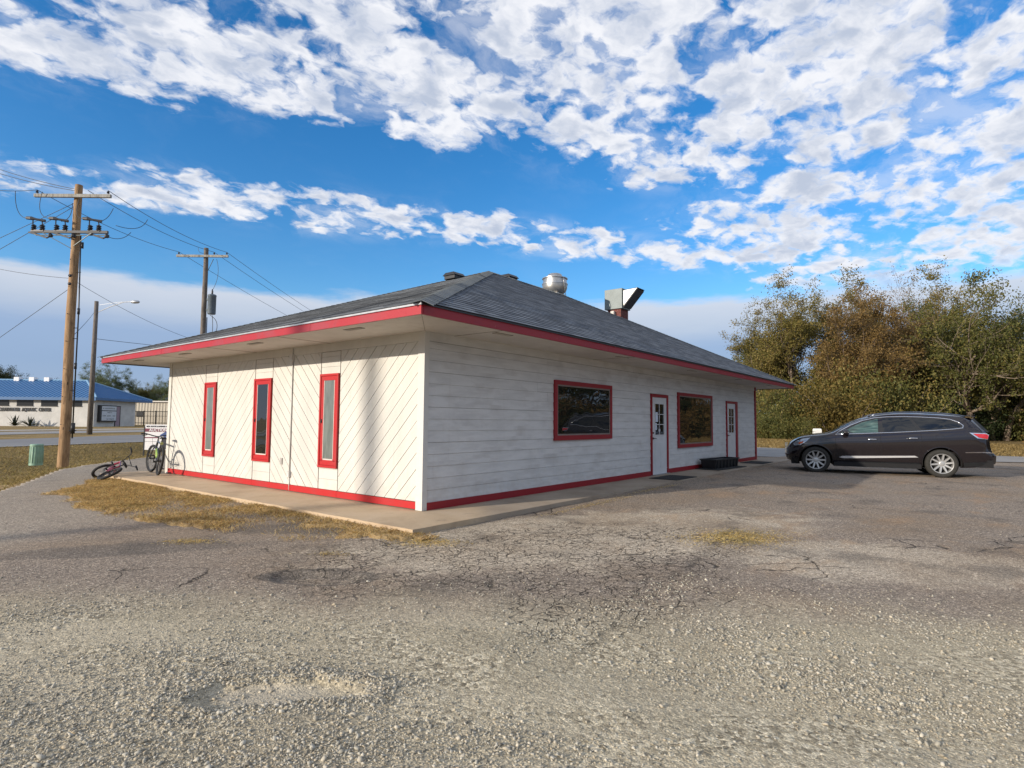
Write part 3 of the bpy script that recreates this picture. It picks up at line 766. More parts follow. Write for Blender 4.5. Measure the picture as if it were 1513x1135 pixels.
# doors
M_DOORP = simple('white_door_paint', (.62, .63, .64), .35, var=.07, scale=3)
def door(x0, x1, zt_, wide_right=.0):
    c = .075; mb = MB()
    mb.box(x0, x1, -.055, -.002, zt_ - c, zt_); mb.box(x0, x0 + c * .6, -.055, -.002, -.004, zt_ - c); mb.box(x1 - c - wide_right, x1, -.055, -.002, -.004, zt_ - c)
    fr = mb.build('door_frame', M_RED_SHADE, bld, bevel=.003)
    a0, a1, t = x0 + c * .6 + .004, x1 - c - wide_right - .004, zt_ - c - .005
    w = a1 - a0
    gx0, gx1, gz0, gz1 = a0 + w * .20, a1 - w * .20, 1.02, t - .17
    mb = MB()  # leaf around the light
    mb.box(a0, a1, -.030, -.001, .012, gz0); mb.box(a0, a1, -.030, -.001, gz1, t); mb.box(a0, gx0, -.030, -.001, gz0, gz1); mb.box(gx1, a1, -.030, -.001, gz0, gz1)
    leaf = mb.build('door', M_DOORP, bld, bevel=.002)
    mb = MB()  # raised panels
    for (u0, u1) in ((a0 + w * .17, a0 + w * .46), (a0 + w * .54, a0 + w * .83)):
        mb = MB(); mb.box(u0, u1, -.036, -.030, .16, .82); mb.box(u0 + .03, u1 - .03, -.040, -.036, .19, .79); mb.build('panel', M_DOORP, leaf, bevel=.003)
    mb = MB(); e = .022
    mb.box(gx0, gx1, -.042, -.030, gz1 - .0, gz1 + e); mb.box(gx0, gx1, -.042, -.030, gz0 - e, gz0); mb.box(gx0 - e, gx0, -.042, -.030, gz0 - e, gz1 + e); mb.box(gx1, gx1 + e, -.042, -.030, gz0 - e, gz1 + e)
    mb.box((gx0 + gx1) / 2 - .008, (gx0 + gx1) / 2 + .008, -.036, -.022, gz0, gz1)
    for q in (1, 2): zz = gz0 + (gz1 - gz0) * q / 3; mb.box(gx0, gx1, -.036, -.022, zz - .008, zz + .008)
    mb.build('glazing_bars', M_DOORP, leaf)
    mb = MB(); mb.box(gx0, gx1, -.020, -.016, gz0, gz1); mb.build('door_glass', M_GLASSD, leaf)
    mb = MB(); hx = a0 + .06; mb.cyl((hx, -.03, .93), (hx, -.042, .93), .028, k=12); mb.cyl((hx, -.042, .93), (hx, -.075, .93), .010, k=8); mb.tube([(hx, -.075, .93), (hx + .05, -.078, .935), (hx + .12, -.07, .925)], .009)
    mb.build('handle', M_BLACKM, leaf, smooth=True, auto=40)
    mb = MB(); mb.cyl((hx, -.03, 1.07), (hx, -.05, 1.07), .022, k=12); mb.build('lock', M_BLACKM, leaf, smooth=True, auto=40)
    for hz in (.25, 1.0, 1.78): mb = MB(); mb.cyl((a1 + .004, -.036, hz - .05), (a1 + .004, -.036, hz + .05), .009, k=8); mb.build('hinge', M_RED_SHADE, leaf)
    mb = MB(); mb.box(x0 - .01, x1 + .01, -.09, 0, -.004, .014); mb.build('threshold', M_STEEL, bld)
    return gx0, gx1, gz0, gz1, leaf
gx0, gx1, gz0, gz1, leaf = door(7.77, 8.80, 2.062)
M_PAPER = simple('paper', (.62, .68, .78), .7, var=.1)
for (a_, b_, c_, d_) in ((.06, .20, .33, .58), (.05, .13, .12, .30), (.24, .34, .08, .14)): mb = MB(); mb.box(gx0 + a_, gx0 + b_, -.0215, -.0205, gz0 + c_, gz0 + d_); mb.build('notice', M_PAPER, leaf)
door(13.50, 14.62, 2.066, .12)

# conduit, boxes and vent on the left wall
mb = MB(); mb.cyl((-.032, 3.555, .34), (-.032, 3.555, 2.66), .011, k=8); mb.cyl((-.03, 3.555, .02), (-.03, 3.555, .26), .008, k=6); o = mb.build('conduit', M_GREYPVC, bld, smooth=True)
mb = MB(); mb.box(-.065, -.014, 3.52, 3.595, .26, .37); mb.build('outlet_box', M_GREYPVC, bld, bevel=.006)
mb = MB(); mb.box(-.085, -.014, 3.515, 3.60, 2.44, 2.55); mb.cyl((-.05, 3.555, 2.44), (-.05, 3.555, 2.40), .03, k=10); mb.build('junction_box', M_GREYPVC, bld, bevel=.006)
mb = MB(); mb.box(-.028, -.014, 3.82, 3.895, .48, .60)
for k in range(5): mb.box(-.034, -.028, 3.83, 3.885, .492 + k * .02, .503 + k * .02)
mb.build('wall_vent', simple('vent_grey', (.36, .34, .32), .6), bld)

# roof
OV = 1.12; ZE = 2.80; ZB = 2.655
A = Vector((-OV, -OV, ZE)); B = Vector((L + OV, -OV, ZE)); Cc = Vector((L + OV, WD + OV + .1, ZE)); Dd = Vector((-OV, WD + OV + .1, ZE))
E_ = Vector((6.68, 4.52, 5.68)); F_ = Vector((10.4, 4.52, 5.68))
def slope(me_pts, uvo):
    pass
me = bpy.data.meshes.new('shingle_roof')
e = .03
ex = lambda p, dx, dy: Vector((p.x + dx, p.y + dy, p.z))
A2, B2, C2, D2 = ex(A, -e, -e), ex(B, e, -e), ex(Cc, e, e), ex(Dd, -e, e)
polys = [(A2, B2, F_, E_), (B2, C2, F_), (C2, D2, E_, F_), (D2, A2, E_)]
vs = []; fs = []; uvs = []
for pl in polys:
    a = pl[0]; ux = (pl[1] - pl[0]).normalized(); nn_ = ux.cross(pl[-1] - pl[0]).normalized(); vy = nn_.cross(ux)
    # subdivide along the slope into courses with a real step so the shingle lines have relief
    top = pl[2:]; hgt = (top[0] - a).dot(vy); k = int(hgt / .143)
    def edge_pt(p, q, t): return p + (q - p) * t
    for i in range(k + 1):
        t0 = min(1, i * .143 / hgt); t1 = min(1, (i + 1) * .143 / hgt)
        if t1 - t0 < 1e-5: continue
        if len(pl) == 4: l0, r0, l1, r1 = edge_pt(pl[0], pl[3], t0), edge_pt(pl[1], pl[2], t0), edge_pt(pl[0], pl[3], t1), edge_pt(pl[1], pl[2], t1)
        else: l0, r0, l1, r1 = edge_pt(pl[0], pl[2], t0), edge_pt(pl[1], pl[2], t0), edge_pt(pl[0], pl[2], t1), edge_pt(pl[1], pl[2], t1)
        up = nn_ * .007
        b_ = len(vs)
        q = [l0 + up, r0 + up, r1, l1, l0, r0]
        for p in q: vs.append(tuple(p)); uvs.append(((p - a).dot(ux), (p - a).dot(vy)))
        fs.append((b_, b_ + 1, b_ + 2, b_ + 3)); fs.append((b_ + 4, b_ + 5, b_ + 1, b_))
me.from_pydata(vs, [], fs); me.materials.append(M_SHIN); ul = me.uv_layers.new(name='UVMap')
for lp in me.loops: ul.data[lp.index].uv = uvs[lp.vertex_index]
roof = link('roof', me, bld)
# underlay that closes the roof
mb = MB(); dn = Vector((0, 0, -.02)); mb.add([A + dn, B + dn, Cc + dn, Dd + dn, E_ + dn, F_ + dn], [(0, 1, 5, 4), (1, 2, 5), (2, 3, 4, 5), (3, 0, 4), (3, 2, 1, 0)])
mb.build('roof_deck', M_BACK, roof)
# hip and ridge caps: overlapping bent plates
def caps(p, q, n1, n2, name):
    mb = MB(); d_ = (q - p); Ln = d_.length; d_ = d_ / Ln; k = int(Ln / .14)
    s1 = n1.cross(d_).normalized(); s2 = d_.cross(n2).normalized()
    if s1.z > 0: s1 = -s1
    if s2.z > 0: s2 = -s2
    upv = (n1 + n2).normalized()
    for i in range(k):
        a = p + d_ * (i * .14) + upv * .020; b = a + d_ * .20 - upv * .010; wv_ = .165
        jit = random.uniform(-.006, .006)
        vs = [a + s1 * (wv_ + jit) + upv * .0, a + upv * .008, a + s2 * (wv_ + jit), b + s1 * wv_, b + upv * .004, b + s2 * wv_]
        vs += [v - upv * .012 for v in vs[:3]]
        mb.add(vs, [(0, 1, 4, 3), (1, 2, 5, 4), (6, 7, 1, 0), (7, 8, 2, 1)])
    o = mb.build(name, M_CAP, roof, fix=False); me = o.data; ul = me.uv_layers.new(name='UVMap')
    for pl in me.polygons:
        fi = pl.index // 4
        for li in pl.loop_indices:
            v = Vector(me.vertices[me.loops[li].vertex_index].co); ul.data[li].uv = ((v - p).dot((s1 - s2).normalized()) * .2 + fi * 1.37, (v - p).dot(d_) + .02)
def nrm(a, b, c): 
    v = (b - a).cross(c - a).normalized(); return v if v.z > 0 else -v
nS = nrm(A, B, E_); nW = nrm(D2, A2, E_); nE = nrm(B, Cc, F_); nN = nrm(Cc, Dd, E_)
caps(A2, E_, nW, nS, 'hip_cap'); caps(B2, F_, nE, nS, 'hip_cap'); caps(D2, E_, nW, nN, 'hip_cap'); caps(E_, F_, nN, nS, 'ridge_cap')
# fascia, drip edge, soffit
mb = MB(); t = .035
y = -OV + .0
for (y0, y1) in ((-OV, 1.3), (1.3, 3.9), (3.9, 6.7), (6.7, WD + OV + .1)): mb.box(-OV - random.uniform(0, .004), -OV + t, y0 + .001, y1 - .001, ZB, ZE - .008)
mb.build('fascia', M_REDF, bld)
mb = MB()
for (x0, x1) in ((-OV + t, 3.6), (3.6, 8.4), (8.4, 13.2), (13.2, L + OV)): mb.box(x0 + .001, x1 - .001, -OV - random.uniform(0, .004), -OV + t, ZB, ZE - .008)
mb.build('fascia', red_paint('red_fascia_shade_side', (.27, .009, .018), (.25, .018, .032), .5), bld)  # eave on the shaded side gets a darker copy of the fascia red
mb = MB(); mb.box(L + OV - t, L + OV, -OV, WD + OV, ZB, ZE - .008); mb.box(-OV, L + OV, WD + OV + .065, WD + OV + .1, ZB, ZE - .008); mb.build('fascia', M_BACK, bld)
mb = MB(); mb.box(-OV - .022, -OV - .005, -OV - .02, WD + OV + .1, ZE - .030, ZE - .006); mb.build('drip_edge', M_DRIP, bld)
mb = MB(); mb.box(-OV, L + OV + .02, -OV - .022, -OV - .005, ZE - .028, ZE - .006); mb.build('drip_edge', M_BLACKM, bld)
mb = MB(); zs = ZB + .022
for (x0, x1, y0, y1) in ((-OV + t, 0, -OV + t, WD + OV), (0, L + OV - t, -OV + t, 0), (L, L + OV - t, 0, WD + OV), (0, L, WD, WD + OV + .06)): mb.box(x0 + .002, x1 - .002, y0 + .002, y1 - .002, zs, zs + .015)
mb.build('soffit', M_SOF, bld)
mb = MB()  # panel joints (battens) on the soffit
M_SJ = simple('soffit_joint_mat', (.25, .22, .19), .8)
mb.tube([(-OV + .04, -OV + .04, zs), (-.02, -.02, zs)], .004, k=4); mb.build('soffit_joint', M_SJ, bld)
for q in (.6, 4.9, 9.7, 14.6): mb = MB(); mb.box(q, q + .015, -OV + t, -.01, zs - .004, zs + .001); mb.build('soffit_joint', M_SJ, bld)
for q in (2.4, 4.9, 7.3): mb = MB(); mb.box(-OV + t, -.01, q, q + .015, zs - .004, zs + .001); mb.build('soffit_joint', M_SJ, bld)
M_VENTD = simple('soffit_vent_grille', (.10, .09, .08), .8)
def svent(x0, x1, y0, y1):
    mb = MB(); mb.box(x0, x1, y0, y1, zs - .006, zs + .001); o = mb.build('soffit_vent', M_VENTD, bld)
    mb = MB(); 
    if x1 - x0 > y1 - y0:
        for k in range(6): q = y0 + (y1 - y0) * (k + .5) / 6; mb.box(x0 + .01, x1 - .01, q - .002, q + .002, zs - .010, zs - .006)
    else:
        for k in range(6): q = x0 + (x1 - x0) * (k + .5) / 6; mb.box(q - .002, q + .002, y0 + .01, y1 - .01, zs - .010, zs - .006)
    mb.build('louvre', M_SOF, o)
for y in (.49, 3.35, 6.2, 8.7): svent(-.83, -.73, y, y + .4)
for x in (.7, 4.6, 8.4, 12.2, 15.6): svent(x, x + .4, -.83, -.73)

# roof vents
for (px_, py_, nm) in ((5.75, 5.0, nN), (7.9, 4.75, nN)):
    mb = MB(); z0 = 5.68 - (5.75 < 6 and px_ < 6.68) * (6.68 - px_) * .37
    M = Matrix.Translation((px_, py_, z0 - .02)) @ Matrix.Rotation(rad(0), 4, 'Z')
    mb.box(-.20, .20, -.2, .2, .0, .10, M); mb.add([M @ Vector(p) for p in ((-.24, -.24, .10), (.24, -.24, .10), (.24, .24, .10), (-.24, .24, .10), (-.20, -.16, .19), (.20, -.16, .19), (.20, .16, .19), (-.20, .16, .19))], [(0, 1, 5, 4), (1, 2, 6, 5), (2, 3, 7, 6), (3, 0, 4, 7), (4, 5, 6, 7), (3, 2, 1, 0)])
    mb.build('roof_vent', M_BLACKM, roof, bevel=.01)

# kitchen fan on the ridge
fan = thing('exhaust_fan', 'round dented aluminium exhaust fan on the ridge of the shingle roof', 'exhaust fan', (10.45, 4.75, 5.62))
mb = MB(); mb.box(-.26, .26, -.26, .26, -.25, .10); mb.build('curb', M_CURBW, fan, bevel=.01)
mb = MB(); mb.lathe([(.20, .06), (.30, .10), (.385, .18), (.425, .30), (.43, .42), (.44, .425), (.44, .445), (.415, .45), (.40, .60), (.435, .615), (.435, .635), (.36, .65), (.26, .70), (.24, .76), (.20, .79), (.02, .80), (.0001, .80)], 32)
mb.build('housing', M_ALU, fan, smooth=True, auto=50)
mb = MB(); mb.lathe([(.428, .408), (.446, .412), (.446, .43), (.428, .434)], 32, cap=False); mb.build('band', M_STEEL, fan, smooth=True, auto=40); mb = MB(); mb.lathe([(.418, .605), (.440, .61), (.440, .628), (.418, .633)], 32, cap=False); mb.build('band', M_STEEL, fan, smooth=True, auto=40)
mb = MB(); mb.tube([(-.10, -.41, .62), (-.12, -.45, .45), (-.02, -.42, .2), (.12, -.38, .0), (.32, -.40, -.14)], .012, k=6); mb.build('power_cable', M_STEEL, fan, smooth=True)
mb = MB(); mb.box(.28, .48, -.38, -.24, -.26, -.04); mb.build('switch_box', M_STEELP, fan, bevel=.008)

# intake hood on the far slope
hx, hy = 12.75, 3.55
hood = thing('intake_hood', 'square grey sheet metal air intake hood on rusty red curb, on the shingle roof', 'air intake', (hx, hy, 5.05))
mb = MB(); mb.box(-.28, .28, -.26, .26, -.60, .32); mb.build('curb', M_RUST, hood)
mb = MB(); mb.box(-.42, -.28, -.05, .08, .10, .24); mb.build('junction_box', M_CURBW, hood, bevel=.01)
mb = MB(); mb.box(-.34, .30, -.34, .36, .32, 1.04); mb.build('housing', M_STEELP, hood, bevel=.008)
mb = MB()
yo = -.345; pts = [(yo, .96), (yo - .55, .98), (yo - .02, .37)]
M_BG = simple('bright_galvanised', (.45, .46, .44), .4, metal=.3, var=.12, scale=4)
for xx in (-.27, .26): mb = MB(); mb.prism([(xx, p[0], p[1]) for p in pts], (.01, 0, 0)); mb.build('cowl_side', M_BG, hood)
mb = MB(); mb.prism([(-.28, yo, .96), (.28, yo, .96), (.28, yo - .57, .985), (-.28, yo - .57, .985)], (0, 0, .012))
mb.prism([(-.28, yo - .52, .965), (.28, yo - .52, .965), (.28, yo, .39), (-.28, yo, .39)], (0, -.03, -.02))  # dark slanted sheet stands in for the unlit inside of the cowl
mb.build('cowl_opening', simple('dark_opening', (.05, .05, .055), .7), hood)

# ------------------------------------------------------------------ things on the walk
M_MAT = simple('door_mat', (.018, .019, .02), .95, var=.4, scale=60, bump=.004, bscale=220)
def rug(x0, x1, y0, y1, sk, label):
    mb = MB(); mb.prism([(x0, y0, -.004), (x1, y0 + sk, -.004), (x1, y1 + sk, -.004), (x0, y1, -.004)], (0, 0, .012))
    return tag(mb.build('door_mat', M_MAT, bevel=.003), label, 'door mat')
rug(7.05, 8.25, -1.0, -.30, -.03, 'black rubber door mat lying in front of the nearer white door')
rug(14.3, 15.6, -.95, -.2, .02, 'black rubber door mat past the far white door, near the red corner board')
tr = thing('trough', 'long black box resting on a flat black mat against the wall below the far door', 'box', (11.7, -.42, 0), rad(-4))
mb = MB(); x0, x1, y0, y1, h = -.85, .85, -.23, .23, .27; tp = .03
mb.add([(x0 + tp, y0 + tp, .02), (x1 - tp, y0 + tp, .02), (x1 - tp, y1 - tp, .02), (x0 + tp, y1 - tp, .02), (x0, y0, h), (x1, y0, h), (x1, y1, h), (x0, y1, h)], [(0, 1, 5, 4), (1, 2, 6, 5), (2, 3, 7, 6), (3, 0, 4, 7), (3, 2, 1, 0)])
mb.add([(x0 + .02, y0 + .02, h - .03), (x1 - .02, y0 + .02, h - .03), (x1 - .02, y1 - .02, h - .03), (x0 + .02, y1 - .02, h - .03)], [(0, 1, 2, 3)])
mb.build('bin', M_BLACKP, tr, fix=False)
mb = MB(); r_ = .022
mb.box(x0 - r_, x1 + r_, y0 - r_, y0 + .004, h - .02, h + .015); mb.box(x0 - r_, x1 + r_, y1 - .004, y1 + r_, h - .02, h + .015); mb.box(x0 - r_, x0 + .004, y0, y1, h - .02, h + .015); mb.box(x1 - .004, x1 + r_, y0, y1, h - .02, h + .015)
for k in range(7): q = x0 + .12 + k * .24; mb.box(q, q + .03, y0 - .012, y0 + .03, .04, h - .02)
mb.build('rim', M_BLACKP, tr, bevel=.004)
mb = MB(); mb.box(-1.1, 1.0, -.42, .28, -.004, .016); mb.build('base', M_MAT, tr, bevel=.004)

# ------------------------------------------------------------------ the dark SUV
def smooth_interp(xs, ys):
    xs = np.array(xs, float); ys = np.array(ys, float)
    m = np.gradient(ys, xs)
    # monotone-ish hermite
    def f(x):
        x = np.clip(x, xs[0], xs[-1]); i = np.clip(np.searchsorted(xs, x) - 1, 0, len(xs) - 2)
        h = xs[i + 1] - xs[i]; t = (x - xs[i]) / h
        return ((2 * t**3 - 3 * t**2 + 1) * ys[i] + (t**3 - 2 * t**2 + t) * h * m[i] + (-2 * t**3 + 3 * t**2) * ys[i + 1] + (t**3 - t**2) * h * m[i + 1])
    return f
def car_mats():
    m, n, P = new_mat('dark_metallic_paint'); c = n.coord()
    fl = n.noise(c, 900, 2); col = n.mix(fl, (.006, .005, .007), (.016, .012, .014))
    P(color=col, rough=.07, ior=1.6, coat=.2, coatr=.03, normal=None if False else n.bump(n.noise(c, 3, 2), .0008)); return m
M_CAR = car_mats()
M_CARG = glass('car_glass_dark', (.006, .007, .008), 1.65)
def reflect_glass():
    m, n, P = new_mat('car_glass_front'); c = n.coord()
    a = n.noise(n.vmath('MULTIPLY', c, (1, 1, 9)), 2.2, 4, .6, .8)  # teal and pale streaks put the glass reflections into the colour
    P(color=n.ramp(a, [(.35, (.015, .035, .035)), (.6, (.06, .11, .10)), (.75, (.16, .22, .20))]), rough=.03, ior=1.7); return m
M_CARF = reflect_glass()
M_TAIL = simple('tail_lamp_red', (.42, .008, .012), .12, coat=1, var=.2, scale=12)
M_LAMP = simple('headlamp_lens', (.30, .34, .38), .08, metal=.5, var=.4, scale=14, coat=1)
M_AMBER = simple('amber_lens', (.55, .10, .02), .2)
M_RIM = simple('alloy', (.42, .42, .41), .35, metal=.5, var=.08)
M_DARK = simple('wheel_well', (.008, .008, .009), .9)
M_TYRE = simple('tyre_rubber', (.022, .021, .018), .85, var=.25, scale=20, bump=.001)
WBS = 3.02
M_RAIL = simple('satin_rail', (.16, .18, .22), .25, metal=.9)  # bluish tint stands in for sky mirrored in the rail
def build_car():
    car = thing('parked_suv', 'dark metallic suv parked broadside past the far end of the white building', 'car')
    topf = smooth_interp([-1.25, -.9, -.5, 0, .5, 1.0, 1.35, 1.65, 1.9, 2.25, 2.62, 2.8, 3.1, 3.4, 3.6, 3.75, 3.84], [1.64, 1.665, 1.71, 1.75, 1.775, 1.77, 1.735, 1.665, 1.575, 1.40, 1.195, 1.155, 1.12, 1.06, .985, .88, .74])
    beltf = smooth_interp([-1.25, -.6, -.3, .35, 1.4, 2.5, 2.7, 3.0, 3.4, 3.6, 3.75, 3.84], [1.36, 1.335, 1.31, 1.255, 1.17, 1.11, 1.085, 1.04, .965, .90, .80, .70])
    wf = smooth_interp([-1.25, -1.15, -1.0, -.8, -.4, 0, .7, 1.5, 2.3, 3.0, 3.3, 3.5, 3.65, 3.76, 3.84], [.74, .84, .905, .94, .962, .972, .968, .968, .968, .972, .945, .90, .82, .72, .60])
    botf = smooth_interp([-1.25, -1.0, -.5, .5, 1, 2.3, 2.6, 3.3, 3.6, 3.84], [.40, .33, .28, .26, .25, .25, .25, .22, .24, .33])
    def rear_shift(z): return np.interp(z, [.3, .45, .62, .70, .85, 1.05, 1.25, 1.66, 1.8], [.03, 0, .0, .09, .13, .15, .22, .50, .56])
    def front_shift(z): return np.interp(z, [.2, .35, .5, .75, .9, 1.0], [-.25, -.14, -.09, -.09, -.11, -.12])
    def section(x):
        w = float(wf(x)); zb_ = float(botf(x)); bl = float(beltf(x)); tp = float(topf(x)); cab = np.clip((tp - bl - .06) / .3, 0, 1)
        edge = max(tp - .055 - .02 * cab, bl + .004) if tp - .05 > bl else bl + .004
        rows = []
        for u in np.linspace(0, 1, 14):
            z = zb_ + (bl - zb_) * u
            y = w - .15 * (1 - u) ** 2.6 - .075 * u ** 4 - .012 * math.exp(-((u - .38) / .10) ** 2) * (0.3 < x < 2.6) + .010 * math.exp(-((u - .80) / .07) ** 2)
            rows.append((y, z))
        yb = rows[-1][0]
        for u in np.linspace(0, 1, 8)[1:]:
            z = bl + (edge - bl) * u; y = yb - .02 * min(1, (edge - bl) * 20) * u ** .5 - .40 * (z - bl) - .05 * u ** 4 * cab
            rows.append((y, z))
        ye = rows[-1][0]; ze = rows[-1][1]
        for u in np.linspace(0, 1, 9)[1:]:
            y = ye * (1 - u); z = ze + (tp - ze) * (1 - (1 - u) ** 2.6)
            rows.append((y, z))
        return rows
    xs = np.concatenate([np.linspace(-1.25, -.95, 10)[:-1], np.linspace(-.95, 3.4, 110)[:-1], np.linspace(3.4, 3.84, 16)])
    def deform(x, y, z):
        r = np.clip((-.45 - x) / .8, 0, 1); r = r * r * (3 - 2 * r); f = np.clip((x - 3.3) / .54, 0, 1)
        # plan curvature of the ends
        x2 = x + r * rear_shift(z) + f * front_shift(z)
        return x2, y, z
    G = np.array([[deform(x, y, z) for (y, z) in section(x)] for x in xs])      # (nx, nr, 3)
    nx, nrw, _ = G.shape
    # wheel arches: snap vertices to the arch circle, then drop faces inside
    Rr = .435
    for cx_ in (0.0, WBS):
        dx_ = G[:, :, 0] - cx_; dz_ = G[:, :, 2] - .385; r = np.hypot(dx_, dz_); sel = (np.abs(r - Rr) < .036) & (G[:, :, 1] > .6)
        k = np.where(sel, Rr / np.maximum(r, 1e-6), 1); G[:, :, 0] = cx_ + dx_ * k; G[:, :, 2] = .385 + dz_ * k
    V = []; F = []; 
    def vid(i, j, s_): return (i * nrw + j) * 2 + s_
    for i in range(nx):
        for j in range(nrw):
            for s_ in (1, -1): V.append((G[i, j, 0], G[i, j, 1] * s_, G[i, j, 2]))
    shield = []; 
    for i in range(nx - 1):
        for j in range(nrw - 1):
            c = (G[i, j] + G[i + 1, j] + G[i, j + 1] + G[i + 1, j + 1]) / 4
            hole = any(math.hypot(c[0] - cx_, c[2] - .385) < Rr - .004 and j < 14 for cx_ in (0, WBS))
            if hole: continue
            for s_ in (0, 1): F.append((vid(i, j, s_), vid(i + 1, j, s_), vid(i + 1, j + 1, s_), vid(i, j + 1, s_)))
    # end caps, bulged
    for i_, sgn in ((0, -1), (nx - 1, 1)):
        base = len(V); cols_ = 9
        for j in range(nrw):
            y = G[i_, j, 1]
            for k in range(cols_):
                t = -1 + 2 * k / (cols_ - 1); bul = (.06 if sgn < 0 else .08) * (1 - t * t) * (1 if j < 14 else max(0, 1 - (j - 13) / 8.))
                V.append((G[i_, j, 0] + sgn * bul, y * t, G[i_, j, 2]))
        for j in range(nrw - 1):
            for k in range(cols_ - 1): F.append((base + j * cols_ + k, base + j * cols_ + k + 1, base + (j + 1) * cols_ + k + 1, base + (j + 1) * cols_ + k))
    # floor
    base = len(V); 
    for i in range(0, nx):
        V.append((G[i, 0, 0], G[i, 0, 1] - .03, G[i, 0, 2] + .0)); V.append((G[i, 0, 0], -G[i, 0, 1] + .03, G[i, 0, 2]))
    mb = MB(); mb.v = V; mb.f = F; mb.m = [0] * len(F)
    import bmesh
    body = mb.build('body', M_CAR, car, smooth=True, auto=38)
    mb = MB()
    mb.box(.46, WBS - .46, -.93, .93, .22, .34); mb.box(-1.15, -.46, -.80, .80, .30, .5); mb.box(WBS + .46, 3.66, -.72, .72, .24, .4)
    for cx_ in (0, WBS): mb.box(cx_ - .5, cx_ + .5, -.62, .62, .3, .95)
    mb.box(.3, 2.7, -.62, .62, .3, 1.05)
    mb.build('underbody', M_DARK, car)
    def ysurf(x, z, off=.0):
        # y of the body side at (x,z)
        i = int(np.argmin(np.abs(xs - x))); col_ = G[i]; m_ = slice(0, 22); return float(np.interp(z, col_[m_, 2], col_[m_, 1])) + off
    def side_poly(name, poly, mat, off, parent=car, both=True, thick=.0):
        for s_ in ((1, -1) if both else (1,)):
            pts = []
            for a, b in zip(poly, poly[1:] + poly[:1]):
                for t in np.linspace(0, 1, 6)[:-1]:
                    x_ = a[0] + (b[0] - a[0]) * t; z_ = a[1] + (b[1] - a[1]) * t; pts.append((x_, z_))
            mb = MB(); vs = [(x_, (ysurf(x_, z_) + off) * s_, z_) for x_, z_ in pts]
            inn = [(x_, (ysurf(x_, z_) - .02) * s_, z_) for x_, z_ in pts]
            # fill by a strip fan around the centroid for curvature
            cxm = sum(p[0] for p in pts) / len(pts); czm = sum(p[1] for p in pts) / len(pts)
            mid = [((p[0] + cxm) / 2, (ysurf((p[0] + cxm) / 2, (p[1] + czm) / 2) + off) * s_, (p[1] + czm) / 2) for p in pts]
            k = len(pts); cen = (cxm, (ysurf(cxm, czm) + off) * s_, czm)
            mb.add(vs + mid + [cen] + inn, [(i, (i + 1) % k, k + (i + 1) % k, k + i) for i in range(k)] + [(k + i, k + (i + 1) % k, 2 * k) for i in range(k)] + [(i, (i + 1) % k, 2 * k + 1 + (i + 1) % k, 2 * k + 1 + i) for i in range(k)])
            o = mb.build(name, mat, parent, smooth=True, auto=30)
    k_ = 1.0
    # windows (x from the rear axle, z)
    front_w = [(2.36, 1.155), (2.13, 1.31), (1.82, 1.475), (1.50, 1.565), (1.42, 1.580), (1.44, 1.20)]
    rear_w = [(1.33, 1.205), (1.31, 1.590), (.98, 1.605), (.70, 1.605), (.50, 1.275)]
    qtr_w = [(.42, 1.290), (.62, 1.600), (.2, 1.585), (-.18, 1.555), (-.36, 1.49), (-.46, 1.41), (-.44, 1.36), (-.28, 1.335)]
    side_poly('front_door_window', front_w, M_CARF, .006); side_poly('rear_door_window', rear_w, M_CARG, .006); side_poly('quarter_window', qtr_w, M_CARG, .006)
    mb = MB()
    outline = [(2.50, 1.125), (2.36, 1.235), (2.10, 1.39), (1.80, 1.525), (1.50, 1.605), (1.2, 1.635), (.8, 1.645), (.4, 1.635), (0.0, 1.610), (-.25, 1.575), (-.42, 1.505), (-.52, 1.415), (-.50, 1.345), (-.30, 1.315), (.1, 1.275), (.6, 1.235), (1.1, 1.20), (1.6, 1.172), (2.1, 1.145)]
    for s_ in (1, -1): mb.tube([(x_, (ysurf(x_, z_) + .006) * s_, z_) for x_, z_ in outline], .015, k=6, closed=True)
    mb.build('window_trim', M_CHROME, car, smooth=True)
    # black pillar fill behind glass
    for s_ in (1,): side_poly('pillar', [(2.46, 1.135), (2.1, 1.375), (1.80, 1.51), (1.50, 1.59), (.8, 1.632), (.4, 1.622), (0, 1.597), (-.25, 1.562), (-.41, 1.495), (-.50, 1.41), (-.48, 1.352), (.1, 1.285), (1.1, 1.21)], M_BLACKP, .002)
    # windscreen and rear glass
    def patch(name, i0, i1, j0, mat, off=.006):
        mb = MB(); ii = [i for i in range(nx) if i0 <= G[i, -1, 0] <= i1]
        vs = []; 
        rws = list(range(j0, nrw))
        for i in ii:
            rowp = [(G[i, j, 0] + off * .5, G[i, j, 1], G[i, j, 2] + off) for j in rws] + [(G[i, j, 0] + off * .5, -G[i, j, 1], G[i, j, 2] + off) for j in rws[::-1][1:]]
            vs += rowp; kk = len(rowp)
        mb.add(vs, [(a * kk + b, a * kk + b + 1, (a + 1) * kk + b + 1, (a + 1) * kk + b) for a in range(len(ii) - 1) for b in range(kk - 1)])
        mb.build(name, mat, car, smooth=True, fix=False)
    patch('windscreen', 1.80, 2.60, 22, M_CARG)
    # rear glass on the tail cap
    mb = MB(); zz = np.linspace(1.24, 1.60, 8); vs = []
    for z in zz:
        xr = -1.25 + float(rear_shift(z)); wd = .62 - .18 * (z - 1.24) / .36
        for t in np.linspace(-1, 1, 9): vs.append((xr - .085 * (1 - t * t) - .012, wd * t * 1.02, z))
    mb.add(vs, [(a * 9 + b, a * 9 + b + 1, (a + 1) * 9 + b + 1, (a + 1) * 9 + b) for a in range(7) for b in range(8)]); mb.build('rear_window', M_CARG, car, smooth=True, fix=False)
